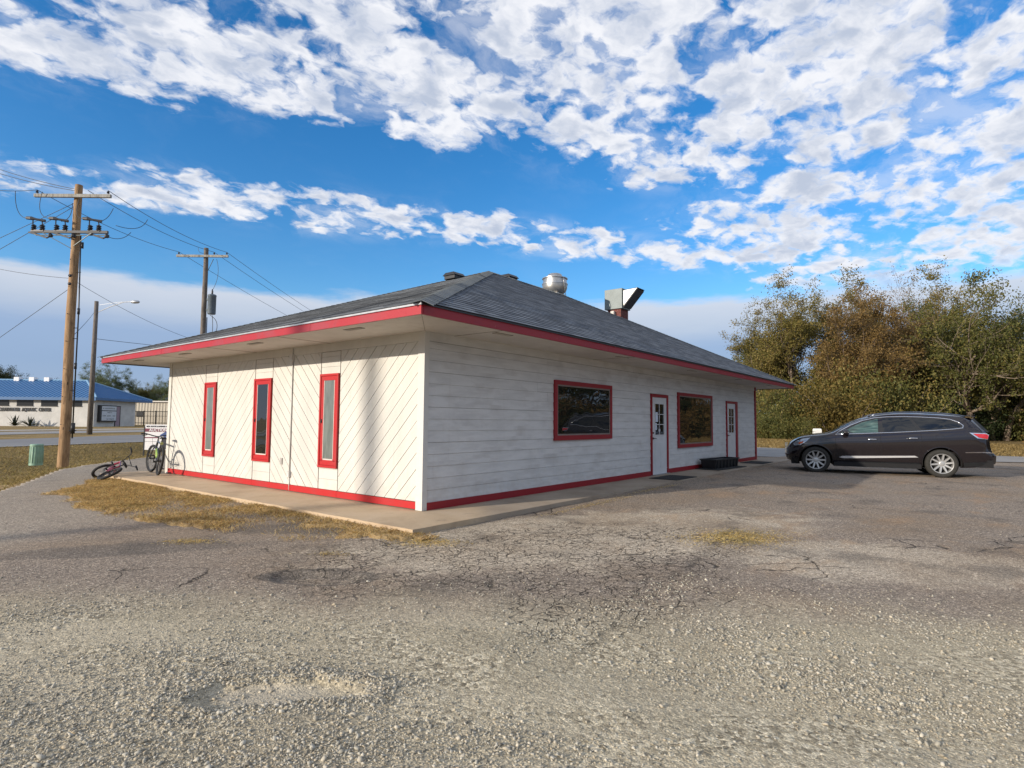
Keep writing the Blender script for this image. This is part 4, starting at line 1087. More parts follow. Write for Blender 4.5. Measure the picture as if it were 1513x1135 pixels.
    for s_ in (1, -1):   # wrap-round corner glass visible from the side
        pts = [(-.80, 1.60), (-.74, 1.60), (-.93, 1.33), (-1.02, 1.24), (-1.08, 1.24)]
        mb = MB(); mb.prism([(x_, s_ * (.66 + .14 * (1.6 - z_) / .36), z_) for x_, z_ in pts], (0, s_ * .02, 0)); mb.build('corner_window', M_CARG, car)
    # spoiler
    mb = MB(); mb.prism([(-.62, -.60, 1.665), (-.62, .60, 1.665), (-.86, .56, 1.64), (-.86, -.56, 1.64)], (0, 0, .025)); mb.build('spoiler', M_CAR, car, bevel=.008)
    # lamps
    side_poly('tail_lamp', [(-.63, 1.225), (-.80, 1.075), (-1.02, 1.045), (-1.06, 1.17), (-1.0, 1.215)], M_CHROME, .008)
    side_poly('tail_lamp', [(-.71, 1.200), (-.84, 1.095), (-1.02, 1.065), (-1.05, 1.16), (-.98, 1.195)], M_TAIL, .020)
    side_poly('headlamp', [(3.14, 1.02), (3.34, .985), (3.52, .92), (3.61, .84), (3.57, .78), (3.42, .80), (3.26, .90)], M_LAMP, .010)
    side_poly('side_marker', [(3.33, .91), (3.44, .88), (3.47, .83), (3.37, .85)], M_AMBER, .022)
    mb = MB()
    for k in range(7): mb.box(3.76 - abs(k - 3) * .004, 3.825, -.42, .42, .55 + k * .045, .575 + k * .045)
    mb.build('grille', M_CHROME, car)
    # mouldings
    side_poly('rocker_strip', [(2.42, .475), (2.34, .512), (.60, .572), (.52, .530), (2.30, .447)], simple('bright_moulding', (.62, .62, .63), .3, metal=.4, var=.04), .020)
    side_poly('rocker_panel', [(2.55, .30), (2.45, .36), (.50, .38), (.44, .30), (1.5, .255)], M_BLACKP, .008)
    side_poly('bumper_trim', [(-.52, .70), (-.95, .72), (-1.16, .70), (-1.16, .68), (-.95, .70), (-.53, .685)], M_CHROME, .014)
    side_poly('bumper_lower', [(-.50, .42), (-1.12, .47), (-1.18, .44), (-1.05, .36), (-.50, .31)], M_BLACKP, .010)
    side_poly('front_lower', [(3.48, .42), (3.58, .44), (3.62, .40), (3.55, .30), (3.48, .28)], M_BLACKP, .010)
    # shut lines
    for ln in ([(2.50, 1.10), (2.50, .8), (2.44, .45)], [(1.39, 1.19), (1.39, .8), (1.38, .42)], [(.46, 1.25), (.42, .95), (.50, .75), (.53, .42)], [(2.50, 1.10), (2.75, 1.08)]):
        pts = []
        for a, b in zip(ln[:-1], ln[1:]):
            for t in np.linspace(0, 1, 6): pts.append((a[0] + (b[0] - a[0]) * t, a[1] + (b[1] - a[1]) * t))
        for s_ in (1, -1): mb = MB(); mb.tube([(x_, (ysurf(x_, z_) + .0005) * s_, z_) for x_, z_ in pts], .004, k=5); mb.build('shut_line', M_DARK, car)
    mb = MB(); pts = [(.02 + .10 * math.cos(a), 1.09 + .075 * math.sin(a)) for a in np.linspace(0, 2 * math.pi, 25)[:-1]]
    mb.tube([(x_, ysurf(x_, z_) + .0005, z_) for x_, z_ in pts], .003, k=5, closed=True); mb.build('fuel_flap', M_DARK, car)
    for (hx_, hz_) in ((1.60, 1.0), (.63, 1.05)):
        for s_ in (1, -1):
            mb = MB(); y_ = ysurf(hx_, hz_); mb.tube([(hx_ - .12, (y_ + .01) * s_, hz_), (hx_ - .08, (y_ + .035) * s_, hz_ + .002), (hx_, (y_ + .042) * s_, hz_ + .004), (hx_ + .08, (y_ + .035) * s_, hz_ + .002), (hx_ + .12, (y_ + .01) * s_, hz_)], .016, k=8)
            mb.build('door_handle', M_CHROME, car, smooth=True)
    for s_ in (1, -1):
        mb = MB(); M = Matrix.Translation((2.24, s_ * 1.03, 1.19)); mb.lathe([(.02, -.07), (.085, -.055), (.11, 0), (.09, .055), (.03, .075)], 14, M @ Matrix.Diagonal((.75, 1.15, 1, 1)))
        mb.tube([(2.26, s_ * .90, 1.135), (2.25, s_ * 1.0, 1.155)], .03, k=8); mb.build('mirror', M_CAR, car, smooth=True)
        mb = MB(); mb.box(2.18, 2.30, s_ * 1.13 - .012, s_ * 1.13 + .012, 1.185, 1.205); mb.build('mirror_lamp', M_CHROME, car)
        mb = MB(); ra_ = [(1.65, 1.675), (1.45, 1.745), (1.0, 1.80), (.4, 1.805), (-.2, 1.765), (-.5, 1.72), (-.62, 1.69)]
        mb.tube([(x_, s_ * .60, z_ - .035) for x_, z_ in ra_], .020, k=8); mb.build('roof_rail', M_RAIL, car, smooth=True)
    # arch lips
    mb = MB()
    for cx_ in (0, WBS):
        for s_ in (1, -1):
            pts = [(cx_ + (Rr + .004) * math.cos(a), .385 + (Rr + .004) * math.sin(a)) for a in np.linspace(rad(-8), rad(188), 34)]
            mb.tube([(x_, (ysurf(x_, max(z_, .34)) + .002) * s_, z_) for x_, z_ in pts], .016, k=6)
    mb.build('wheel_arch', M_CAR, car, smooth=True)
    mb = MB()
    for cx_ in (0, WBS):
        for s_ in (1, -1):
            n_ = 30; A_ = [(cx_ + Rr * math.cos(a), .385 + Rr * math.sin(a)) for a in np.linspace(rad(-10), rad(190), n_)]
            mb.add([(x_, s_ * .955 if abs(x_ - cx_) > 0 else 0, z_) for x_, z_ in A_] + [(x_, s_ * .60, z_) for x_, z_ in A_], [(i, i + 1, n_ + i + 1, n_ + i) for i in range(n_ - 1)])
    for cx_ in (0, WBS):
        for s_ in (1, -1):
            mb.box(cx_ - Rr, cx_ + Rr, s_ * .60 - .01, s_ * .60 + .01, .3, .82)
    o = mb.build('wheel_well', M_DARK, car, fix=False)
    # wheels
    def wheel(x_, s_, phase):
        M = Matrix.Translation((x_, s_ * .855, .38)) @ Matrix.Rotation(rad(-90 * s_), 4, 'X')
        mb = MB(); mb.lathe([(.262, -.11), (.33, -.118), (.362, -.10), (.378, -.07), (.380, 0), (.378, .07), (.364, .10), (.335, .118), (.275, .112), (.262, .10)], 48, M, cap=False)
        w_ = mb.build('wheel', M_TYRE, car, smooth=True, auto=50)
        mb = MB(); mb.lathe([(.262, .10), (.268, .108), (.262, .113), (.250, .105), (.238, .07), (.235, -.1), (.262, -.10)], 40, M, cap=False)
        mb.lathe([(.0001, .088), (.05, .092), (.066, .085), (.07, .06), (.0001, .055)], 24, M)
        for k in range(10):
            a = 2 * math.pi * k / 10 + phase; R = M @ Matrix.Rotation(a, 4, 'Z')
            w0, w1 = .024, .017
            vs = [R @ Vector(p) for p in ((.055, -w0, .078), (.055, w0, .078), (.248, w1, .102), (.248, -w1, .102), (.055, -w0 * 1.2, .05), (.055, w0 * 1.2, .05), (.248, w1 * 1.5, .07), (.248, -w1 * 1.5, .07))]
            mb.add(vs, [(0, 1, 2, 3), (0, 4, 5, 1), (1, 5, 6, 2), (2, 6, 7, 3), (3, 7, 4, 0)])
        mb.build('rim', M_RIM, w_, smooth=True, auto=35)
        mb = MB(); mb.lathe([(.0001, .03), (.17, .035), (.175, .02), (.0001, .015)], 28, M); mb.build('brake_disc', simple('brake_steel', (.018, .018, .018), .6) if 'brake_steel' not in bpy.data.materials else bpy.data.materials['brake_steel'], w_)
        mb = MB(); mb.lathe([(.0001, -.02), (.24, -.02), (.24, -.03), (.0001, -.03)], 28, M); mb.build('brake_shield', M_DARK, w_)
    wheel(0, 1, .12); wheel(0, -1, .3); wheel(WBS, 1, .0); wheel(WBS, -1, .2)
    # antenna / number plate skipped: not visible from the side
    return car
car = build_car()
carR = on(1393, 706.5, -.085); carF = on(1207, 699, -.085)
hd = (carF - carR).normalized(); lf = Vector((-hd.y, hd.x, 0))
mid = carR - lf * .97
car.location = (mid.x, mid.y, -.085); car.rotation_euler = (0, 0, math.atan2(hd.y, hd.x))

# ------------------------------------------------------------------ bicycles
def bicycle(name, label, cat, frame_mat, wr=.34, wb=1.06, bmx=False, accent=None, mag=False, turn=12):
    b = thing(name, label, cat)
    def wheel(x, steer=0, k=1):
        M = Matrix.Translation((x, 0, wr)) @ Matrix.Rotation(steer, 4, 'Z')
        mb = MB(); tr_ = .028 if not bmx else .03; R = wr - tr_
        pts = [M @ Vector((R * math.cos(a), 0, R * math.sin(a))) for a in np.linspace(0, 2 * math.pi, 33)[:-1]]
        mb.tube(pts, tr_, k=8, closed=True); w = mb.build('wheel', M_BLACKR, b, smooth=True)
        mb = MB(); pts = [M @ Vector(((R - .03) * math.cos(a), 0, (R - .03) * math.sin(a))) for a in np.linspace(0, 2 * math.pi, 33)[:-1]]
        mb.tube(pts, .011, k=6, closed=True); mb.build('rim', M_BLACKM, w, smooth=True)
        mb = MB(); ns = 5 if mag else 16
        for i in range(ns):
            a = 2 * math.pi * i / ns; s_ = .02 if not mag else 0
            mb.cyl(M @ Vector((.02 * math.cos(a + 1), (s_ if i % 2 else -s_), .02 * math.sin(a + 1))), M @ Vector(((R - .03) * math.cos(a), 0, (R - .03) * math.sin(a))), .0022 if not mag else .014, k=4 if not mag else 6)
        mb.build('spokes', M_STEEL if not mag else M_BLACKM, w)
        mb = MB(); mb.cyl(M @ Vector((0, -.055, 0)), M @ Vector((0, .055, 0)), .022, k=10); mb.build('hub', M_BLACKM, w, smooth=True, auto=40)
        return w
    sc = wb / 1.06
    bb = (.43 * sc, 0, .29 if not bmx else .27); seat = ((.30 if not bmx else .34) * sc, 0, .72 if not bmx else .52); head_t = ((.84 if not bmx else .80) * sc, 0, .76 if not bmx else .60); head_b = (head_t[0] + .035, 0, head_t[2] - .13)
    hT, hB = Vector(head_t), Vector(head_b); ST = Matrix.Translation(hB) @ Matrix.Rotation(rad(turn), 4, (hT - hB).normalized()) @ Matrix.Translation(-hB)
    def steered(o):
        o.data.transform(ST)
        for ch in o.children: steered(ch)
    wheel(0); steered(wheel(wb))
    mb = MB(); tr_ = .019
    mb.tube([bb, seat], tr_, 8); mb.tube([seat, head_t], tr_, 8); mb.tube([bb, head_b], tr_ * 1.25, 8); mb.tube([head_b, head_t], tr_ * 1.2, 8)
    for s_ in (1, -1): mb.tube([(0, .065 * s_, wr), (.25 * sc, .05 * s_, wr - .02), bb], .010, 6); mb.tube([(0, .065 * s_, wr), (seat[0] - .01, .02 * s_, seat[2] - .06)], .009, 6)
    mb.build('frame', frame_mat, b, smooth=True, auto=50)
    if accent: 
        mb = MB(); mb.tube([Vector(bb).lerp(Vector(head_b), .25), Vector(bb).lerp(Vector(head_b), .85)], tr_ * 1.3, 8); mb.build('decal_sleeve', accent, b, smooth=True)
    mb = MB(); crown = Vector(head_b) + Vector((.01, 0, -.02))
    for s_ in (1, -1): mb.tube([crown, crown + Vector((0, .06 * s_, -.01)), (wb, .06 * s_, wr)], .014, 6)
    steered(mb.build('fork', M_BLACKM, b, smooth=True))
    stem = Vector(head_t) + Vector((-.02, 0, .10 if not bmx else .06))
    mb = MB(); mb.tube([head_t, stem, stem + Vector((.07, 0, .02))], .016, 8)
    h = stem + Vector((.07, 0, .02))
    if bmx:
        for s_ in (1, -1): mb.tube([h, h + Vector((0, .07 * s_, .0)), h + Vector((0.0, .20 * s_, .18)), h + Vector((-.06, .33 * s_, .20))], .011, 8)
        mb.tube([h + Vector((0, -.15, .115)), h + Vector((0, .15, .115))], .009, 6)
    else:
        for s_ in (1, -1): mb.tube([h, h + Vector((0, .10 * s_, .02)), h + Vector((-.02, .22 * s_, .05)), h + Vector((-.05, .37 * s_, .055))], .013, 8)
    hb = mb.build('handlebar', M_BLACKM, b, smooth=True)
    ends = [(h + (Vector((-.06, .33 * s_, .20)) if bmx else Vector((-.05, .37 * s_, .055)))) for s_ in (1, -1)]
    for e_, s_ in zip(ends, (1, -1)):
        mb = MB(); mb.tube([e_ - Vector((-.012, .12 * s_, 0)), e_ + Vector((-.002, .015 * s_, 0))], .018, 8); mb.build('grip', M_BLACKR, hb, smooth=True)
        if not bmx:
            mb = MB(); q = e_ - Vector((-.02, .15 * s_, 0)); mb.tube([q, q + Vector((.06, .02 * s_, -.03)), q + Vector((.07, .10 * s_, -.05))], .007, 6); mb.build('brake_lever', M_BLACKM, hb)
    steered(hb)
    sp_ = Vector(seat) + (Vector(seat) - Vector(bb)).normalized() * (.13 if not bmx else .08)
    mb = MB(); mb.tube([seat, sp_], .014, 8); mb.build('seat_post', M_BLACKM, b, smooth=True)
    mb = MB(); vs = []; prof = [(-.13, .075, .02), (-.10, .085, .045), (-.03, .06, .045), (.05, .028, .04), (.13, .018, .03), (.145, .008, .01)]
    for (x_, w_, t_) in prof: vs += [(sp_.x + x_, -w_, sp_.z), (sp_.x + x_, w_, sp_.z), (sp_.x + x_, w_ * .6, sp_.z + t_), (sp_.x + x_, -w_ * .6, sp_.z + t_)]
    mb.add(vs, [(a * 4 + i, a * 4 + (i + 1) % 4, (a + 1) * 4 + (i + 1) % 4, (a + 1) * 4 + i) for a in range(5) for i in range(4)] + [(3, 2, 1, 0), (20, 21, 22, 23)]); mb.build('saddle', M_BLACKR, b, smooth=True)
    mb = MB(); M = Matrix.Translation(Vector(bb) + Vector((0, -.06, 0))) @ Matrix.Rotation(rad(90), 4, 'X'); mb.lathe([(.06, -.003), (.085, -.003), (.085, .003), (.06, .003), (.06, -.003)], 24, M, cap=False); mb.tube([Vector(bb) + Vector((0, -.07, 0)), Vector(bb) + Vector((.06, -.085, -.15))], .010, 6); mb.tube([Vector(bb) + Vector((0, .07, 0)), Vector(bb) + Vector((-.06, .085, .15))], .010, 6); mb.cyl(Vector(bb) + Vector((0, -.08, 0)), Vector(bb) + Vector((0, .08, 0)), .02, k=10); mb.build('crank', M_BLACKM, b, smooth=True, auto=40)
    for s_ in (1, -1):
        q = Vector(bb) + Vector((-.06 * s_, .13 * s_, .15 * s_)); mb = MB(); mb.box(q.x - .045, q.x + .045, q.y - .045, q.y + .045, q.z - .012, q.z + .012); mb.build('pedal', M_BLACKP, b, bevel=.004)
    mb = MB(); mb.tube([Vector(bb) + Vector((0, -.06, .07)), (0, -.06, wr + .03)], .004, 4); mb.tube([Vector(bb) + Vector((0, -.06, -.07)), (0, -.06, wr - .03)], .004, 4); mb.build('chain', M_BLACKM, b)
    if not bmx:
        mb = MB(); mb.cyl((seat[0] - .05, 0, seat[2] + .02), (seat[0] - .075, 0, seat[2] + .015), .035, k=12); mb.build('reflector', simple('yellow_reflector', (.42, .45, .16), .3), b)
    mb = MB(); c0 = h + Vector((.01, .05, 0)); mb.tube([c0, c0 + Vector((.10, .05, -.06)), c0 + Vector((.08, .02, -.25)), (head_b[0], .02, head_b[2])], .0035, 4); mb.tube([c0, c0 + Vector((.09, -.12, -.04)), c0 + Vector((.05, -.03, -.2)), head_t], .0035, 4); mb.build('cable', M_BLACKM, b)
    return b
M_BIKED = simple('black_bike_paint', (.018, .020, .020), .3, coat=.6)
M_BIKEG = simple('lime_bike_paint', (.38, .55, .10), .3, coat=.6)
M_BIKER = simple('red_bike_paint', (.32, .012, .03), .25, coat=.8)
bk = bicycle('bicycle', 'black and lime bicycle standing on the walk against the white corner board', 'bicycle', M_BIKED, accent=M_BIKEG)
bx, by = -.42, 8.46; dirb = Vector((.22, 1.0, 0)).normalized()
Mb = Matrix.Translation((bx, by, 0)) @ Matrix.Rotation(math.atan2(dirb.y, dirb.x), 4, 'Z') @ Matrix.Rotation(rad(7), 4, 'X')
bk.matrix_world = Mb
b2 = bicycle('bicycle', 'small dark red bicycle lying on its side on dry grass at the walk', 'bicycle', M_BIKER, wr=.26, wb=.92, bmx=True, turn=-48)
# tipped over: wheels toward the drive, bars propped up toward the walk
fw_ = ray(161, 617).normalized(); rv_ = Vector((fw_.y, -fw_.x, 0)); up_ = Vector((0, 0, 1))
zx_ = (rv_ * .88 + up_ * .42 + fw_ * .1).normalized(); xx_ = (fw_ * .95 + up_ * .14 - rv_ * .02); xx_ = (xx_ - zx_ * xx_.dot(zx_)).normalized(); yy_ = zx_.cross(xx_)
pb = on(143, 708, -.04); R3 = Matrix((xx_, yy_, zx_)).transposed().to_4x4()
b2.matrix_world = Matrix.Translation(pb + Vector((0, 0, .0))) @ R3

# ------------------------------------------------------------------ auction sign
sgp = on(212, 669, -.10)
sgn = thing('auction_sign', 'white lawn sign reading REAL ESTATE & BUSINESS AUCTION, standing behind the far wall corner', 'sign', (sgp.x, sgp.y, -.1), math.atan2(-.7823, .6204) + rad(90) - rad(90))
rz_ = math.atan2(-.78423, .6204)     # faces the camera roughly
sgn.rotation_euler = (0, 0, rz_ + rad(2))
M_SIGNW = simple('sign_white', (.74, .74, .75), .5, var=.03)
M_SBLK = simple('sign_black_ink', (.03, .03, .035), .6); M_SRED = simple('sign_maroon_ink', (.16, .02, .05), .6); M_SBLUE = simple('sign_blue_ink', (.03, .07, .22), .6); M_SGREY = simple('sign_grey_ink', (.35, .36, .38), .6); M_SDARK = simple('sign_dark_photo', (.02, .022, .035), .6, var=.6, scale=20)
mb = MB(); mb.box(.03, 1.22, -.012, .012, .12, 1.16); mb.build('sign_board', M_SIGNW, sgn)
mb = MB(); mb.box(-.02, .03, -.02, .02, -.2, 1.06); mb.box(1.22, 1.27, -.02, .02, -.2, 1.06); mb.build('sign_post', M_BLACKM, sgn)
mb = MB(); mb.box(.03, 1.22, -.016, -.012, .86, 1.0); mb.box(.03, .62, -.016, -.012, .60, .645); mb.build('stripe', M_SRED, sgn)
mb = MB(); mb.prism([(.62, -.018, .72), (.95, -.018, .93), (1.22, -.018, .98), (1.22, -.018, .64), (.95, -.018, .60)], (0, .004, 0)); mb.build('blue_swoosh', M_SBLUE, sgn)
mb = MB(); mb.box(.72, 1.20, -.018, -.013, .14, .62); mb.build('picture', M_SDARK, sgn)
mb = MB(); mb.box(.03, .72, -.016, -.012, .455, .465); mb.build('rule_line', M_SBLK, sgn)
fr_ = Matrix.Rotation(rad(90), 4, 'X')
text_mesh('sign_lettering', 'REAL ESTATE & BUSINESS AUCTION', .085, M_SBLK, sgn, Matrix.Translation((.625, -.018, 1.08)) @ fr_, .002, .003, sx=.80)
text_mesh('sign_lettering', 'AUCTION', .16, M_SIGNW, sgn, Matrix.Translation((.56, -.021, .93)) @ fr_, .002, .004)

# ------------------------------------------------------------------ utility pedestal
gp_ = on(53, 685, -.10)
pd = thing('utility_pedestal', 'pale green ribbed cable pedestal standing on the grass edge left of the pole', 'utility box', (gp_.x, gp_.y, -.1))
M_GRN = simple('pale_green_plastic', (.22, .36, .26), .5, var=.08, dirt=((.2, .25, .18), 6, .3))
mb = MB(); prof = []
k = 16
for r_, z_ in ((.180, -.05), (.175, .05), (.165, .52), (.175, .53), (.175, .57), (.16, .595), (.0001, .60)): prof.append((r_, z_))
mb.lathe(prof, 16); mb.build('cover', M_GRN, pd, smooth=True, auto=25)
mb = MB()
for i in range(16):
    a = 2 * math.pi * i / 16; mb.cyl((.177 * math.cos(a), .177 * math.sin(a), .02), (.167 * math.cos(a), .167 * math.sin(a), .51), .008, k=5)
mb.build('rib', M_GRN, pd, smooth=True)

# ------------------------------------------------------------------ power poles and wires
def pole(name, label, base, top_z, r0, r1, mat):
    t = thing(name, label, 'utility pole', base)
    mb = MB(); hh = top_z - base[2]
    pts = []; rr_ = []
    for i in range(14): q = i / 13; pts.append((mnoise.noise(Vector((q * 3, base[0], 0))) * .04, mnoise.noise(Vector((q * 3, base[1], 5))) * .04, -.3 + (hh + .3) * q)); rr_.append(r0 + (r1 - r0) * q)
    mb.tube(pts, rr_, k=16); mb.build('pole', mat, t, smooth=True, auto=50)
    return t
D1 = 18.9
p1b = Vector((-.13, 16.72, -.1)); P1T = 9.05
pole1 = pole('utility_pole', 'tall tan wooden utility pole carrying switches, nearest the drive', p1b, P1T, .160, .110, M_POLE)
arm_d = (Vector((.383, 15.19, 0)) - Vector((-1.2, 17.18, 0))).normalized()
def crossarm(parent, zc_, half0, half1, off=(0, 0), name='crossarm', mat=M_XARM, thick=.055, d=arm_d):
    M = Matrix.Translation((off[0], off[1], zc_)) @ Matrix.Rotation(math.atan2(d.y, d.x), 4, 'Z')
    mb = MB(); mb.box(-half0, half1, -thick * .8, thick * .8, -thick, thick, M); return mb.build(name, mat, parent, bevel=.006), M
side = Vector((-arm_d.y, arm_d.x, 0))
if side.dot(CAM - p1b) < 0: side = -side      # toward the camera
o1, MA = crossarm(pole1, 8.72, 1.30, 1.22, tuple((side * .18)[:2]))
def insul(parent, M, x, z, name='insulator', r=.045, h=.12):
    mb = MB(); mb.lathe([(.012, 0), (.012, h * .3), (r, h * .35), (r * .7, h * .5), (r, h * .6), (r * .65, h * .8), (r * .5, h), (.0001, h)], 12, M @ Matrix.Translation((x, 0, z))); return mb.build(name, M_INS, parent, smooth=True, auto=40)
for x in (-1.22, 1.12): insul(pole1, MA, x, .055)
M_DARKARM = simple('dark_steel_arm', (.07, .07, .075), .6)
# gang switch: lower arm with three switch units
zc2 = 7.50
o2, MS = crossarm(pole1, zc2, 1.32, 1.2, tuple((side * .2)[:2]), 'switch_arm', M_DARKARM, .045)
for x in (-1.1, -.35, .75):
    mb = MB()
    for q in (-.14, .14): mb.lathe([(.03, .0), (.085, .07), (.05, .10), (.085, .13), (.05, .16), (.08, .2), (.03, .24)], 10, MS @ Matrix.Translation((x + q, 0, 0)))
    mb.box(x - .2, x + .2, -.05, .05, .0, .05, MS)
    mb.build('switch_insulator', M_INS, pole1, smooth=True, auto=40)
for x in (-1.1, -.35, .75):
    mb = MB(); q = lambda a, b, c: MS @ Vector((x + a, b, c))
    mb.tube([q(-.36, -.05, .44), q(-.2, -.05, .43), q(-.05, -.05, .40), q(.22, 0, .36)], [.05, .06, .035, .05], k=6); mb.tube([q(-.18, 0, .24), q(-.16, -.03, .40)], .018, k=5); mb.tube([q(.14, 0, .24), q(.12, -.02, .38)], .018, k=5)
    mb.tube([q(-.3, 0, -.02), q(-.1, 0, -.07), q(.3, 0, -.20), q(.42, 0, -.14)], .03, k=5); mb.lathe([(.03, -.05), (.07, -.02), (.07, .05), (.03, .08)], 8, MS @ Matrix.Translation((x + .42, 0, -.14)))
    mb.build('switch_blade', M_INS, pole1)
mb = MB(); mb.tube([MS @ Vector((-1.3, .0, -.03)), MS @ Vector((-1.15, 0, -.12)), MS @ Vector((1.2, 0, -.1))], .016, k=5); mb.tube([MS @ Vector((-.9, -.06, -.05)), (side.x * .1, side.y * .1, zc2 - .55)], .014, k=4); mb.tube([MS @ Vector((.7, -.06, -.05)), (side.x * .1, side.y * .1, zc2 - .45)], .014, k=4); mb.build('arm_brace', M_STEELP, pole1)
# jumpers
def droop(a, b, c, k=12):
    a, b, c = Vector(a), Vector(b), Vector(c); return [a * (1 - t) ** 2 + c * 2 * t * (1 - t) + b * t * t for t in np.linspace(0, 1, k)]
mb = MB(); q = lambda x, y, z: MS @ Vector((x, y, z))
for a, b, c in ((q(-1.75, -.2, 1.28), q(-1.44, -.05, .42), q(-1.9, 0, .5)), (q(-.95, -.1, 1.3), q(-.69, -.05, .42), q(-1.25, 0, .5)), (q(.28, -.1, 1.12), q(.41, -.05, .42), q(.0, 0, .45)), (q(1.05, .4, .95), q(.95, 0, .38), q(1.05, .2, .5)), (q(1.9, .9, .75), q(1.3, .2, .30), q(1.9, .6, .15)), (q(1.2, 0, -.15), q(1.75, .3, .1), q(1.6, .1, -.3)), (q(-.35, 0, .35), q(-.1, .1, 1.0), q(.0, 0, .4))):
    mb = MB(); mb.tube(droop(a, b, c), .010, k=5); mb.build('jumper', M_WIRE, pole1, smooth=True)
# operating rod with stand-offs
mb = MB(); ro = arm_d * .27 + side * .05; mb.tube([(ro.x * .7, ro.y * .7, 7.45), (ro.x, ro.y, 5), (ro.x * 1.1, ro.y * 1.1, .75)], .022, k=8)
for z in (7.1, 4.9, 3.1): mb.cyl((ro.x, ro.y, z - .1), (ro.x, ro.y, z + .1), .04, k=8)
mb.box(ro.x * 1.1 - .05, ro.x * 1.1 + .05, ro.y * 1.1 - .05, ro.y * 1.1 + .05, .9, 1.25); mb.tube([(ro.x * 1.1 - .1, ro.y * 1.1, 1.0), (ro.x * 1.1 + .1, ro.y * 1.1, 1.0)], .02, k=5)
for z in (6.2, 4.35, 4.0, 2.3): mb.tube([(0, 0, z), (ro.x, ro.y, z)], .012, k=5)
mb.build('operating_rod', M_BLACKM, pole1, smooth=True)
mb = MB()
for z in np.arange(1.2, 8.4, .9): mb.cyl((side.x * .16, side.y * .16, z), (side.x * .20, side.y * .20, z), .012, k=6)
mb.build('bolt', M_INS, pole1)
for z in (6.05, 5.78): insul(pole1, Matrix.Translation(tuple(side * .17)[:2] + (z,)) @ Matrix.Rotation(rad(90), 4, 'X'), 0, 0, 'clamp', .05, .08)

p2c = at(300, 490, 27.6); p2b = Vector((6.35, 21.98, -.1))
pole2 = pole('utility_pole', 'dark wooden utility pole with grey transformer, rising behind the far roof eave', p2b, 9.42, .145, .10, M_POLED)
o3, MB2 = crossarm(pole2, 9.10, 1.32, 1.12, tuple((side * .15)[:2]))
for x in (-1.22, 1.05, .45): insul(pole2, MB2, x, .055)
mb = MB(); tx = arm_d * .36; M = Matrix.Translation((tx.x, tx.y, 6.35))
mb.lathe([(.0001, -.02), (.17, 0), (.185, .05), (.185, .85), (.195, .86), (.195, .90), (.16, .94), (.0001, .95)], 20, M); o = mb.build('transformer', M_TRANSF, pole2, smooth=True, auto=45)
mb = MB(); mb.lathe([(.02, .94), (.05, .97), (.035, 1.02), (.05, 1.07), (.035, 1.12), (.02, 1.2)], 10, M); mb.build('bushing', M_INS, o, smooth=True)
mb = MB(); mb.box(-.02, .30, -.04, .04, 6.5, 6.6, Matrix.Rotation(math.atan2(arm_d.y, arm_d.x), 4, 'Z')); mb.box(-.02, .30, -.04, .04, 7.0, 7.1, Matrix.Rotation(math.atan2(arm_d.y, arm_d.x), 4, 'Z')); mb.build('bracket', M_STEELP, pole2)
mb = MB(); c_ = lambda s_, z: tuple(Vector((arm_d.x * s_, arm_d.y * s_, z)))
mb.tube(droop(c_(.36, 7.5), c_(.5, 9.0), c_(.75, 8.2)), .010, k=5); mb.tube(droop(c_(.30, 6.3), c_(.48, 5.2), c_(.9, 6.0)), .014, k=5); mb.tube(droop(c_(.40, 6.3), c_(.38, 5.0), c_(.5, 5.6)), .014, k=5); mb.tube([c_(.16, 6.2), c_(.19, .2)], .02, k=6)
mb.tube(droop(c_(0, 9.3), c_(-.4, 9.55), c_(-.4, 9.2)), .01, k=4); mb.build('drop_cable', M_WIRE, pole2, smooth=True)
mb = MB(); mb.tube([c_(.35, 9.0), c_(.05, 8.3)], .016, k=4); mb.build('arm_brace', M_STEELP, pole2)

# street light pole across the road
lb = on(132, 642, -.10)
DL = 49.07
lp = thing('street_lamp_pole', 'slim dark wooden pole with a street lamp arm, across the road near the blue roof', 'street lamp', lb)
mb = MB(); mb.tube([(0, 0, -.3), (0, 0, 6), (0, 0, 11.3)], [.21, .18, .15], k=12); mb.build('pole', M_POLED, lp, smooth=True)
rv = Vector((.7843 * .79, -.6204 * .79, 0)); rv = Vector((.6204, -.78423, 0)).normalized()
mb = MB(); w_ = lambda s_, z: (rv.x * s_, rv.y * s_, z)
mb.tube([w_(0, 10.3), w_(1.2, 10.85), w_(2.3, 11.25), w_(3.0, 11.30)], .035, k=6); mb.tube([w_(0, 10.95), w_(1.3, 11.15), w_(2.2, 11.28)], .015, k=5); mb.build('lamp_arm', M_STEEL, lp)
mb = MB(); mb.lathe([(.02, -.35), (.12, -.25), (.15, 0), (.13, .3), (.04, .42)], 10, Matrix.Translation(w_(3.25, 11.28)) @ Matrix.Rotation(math.atan2(rv.y, rv.x), 4, 'Z') @ Matrix.Rotation(rad(90), 4, 'Y')); mb.build('lamp_head', M_STEEL, lp, smooth=True)

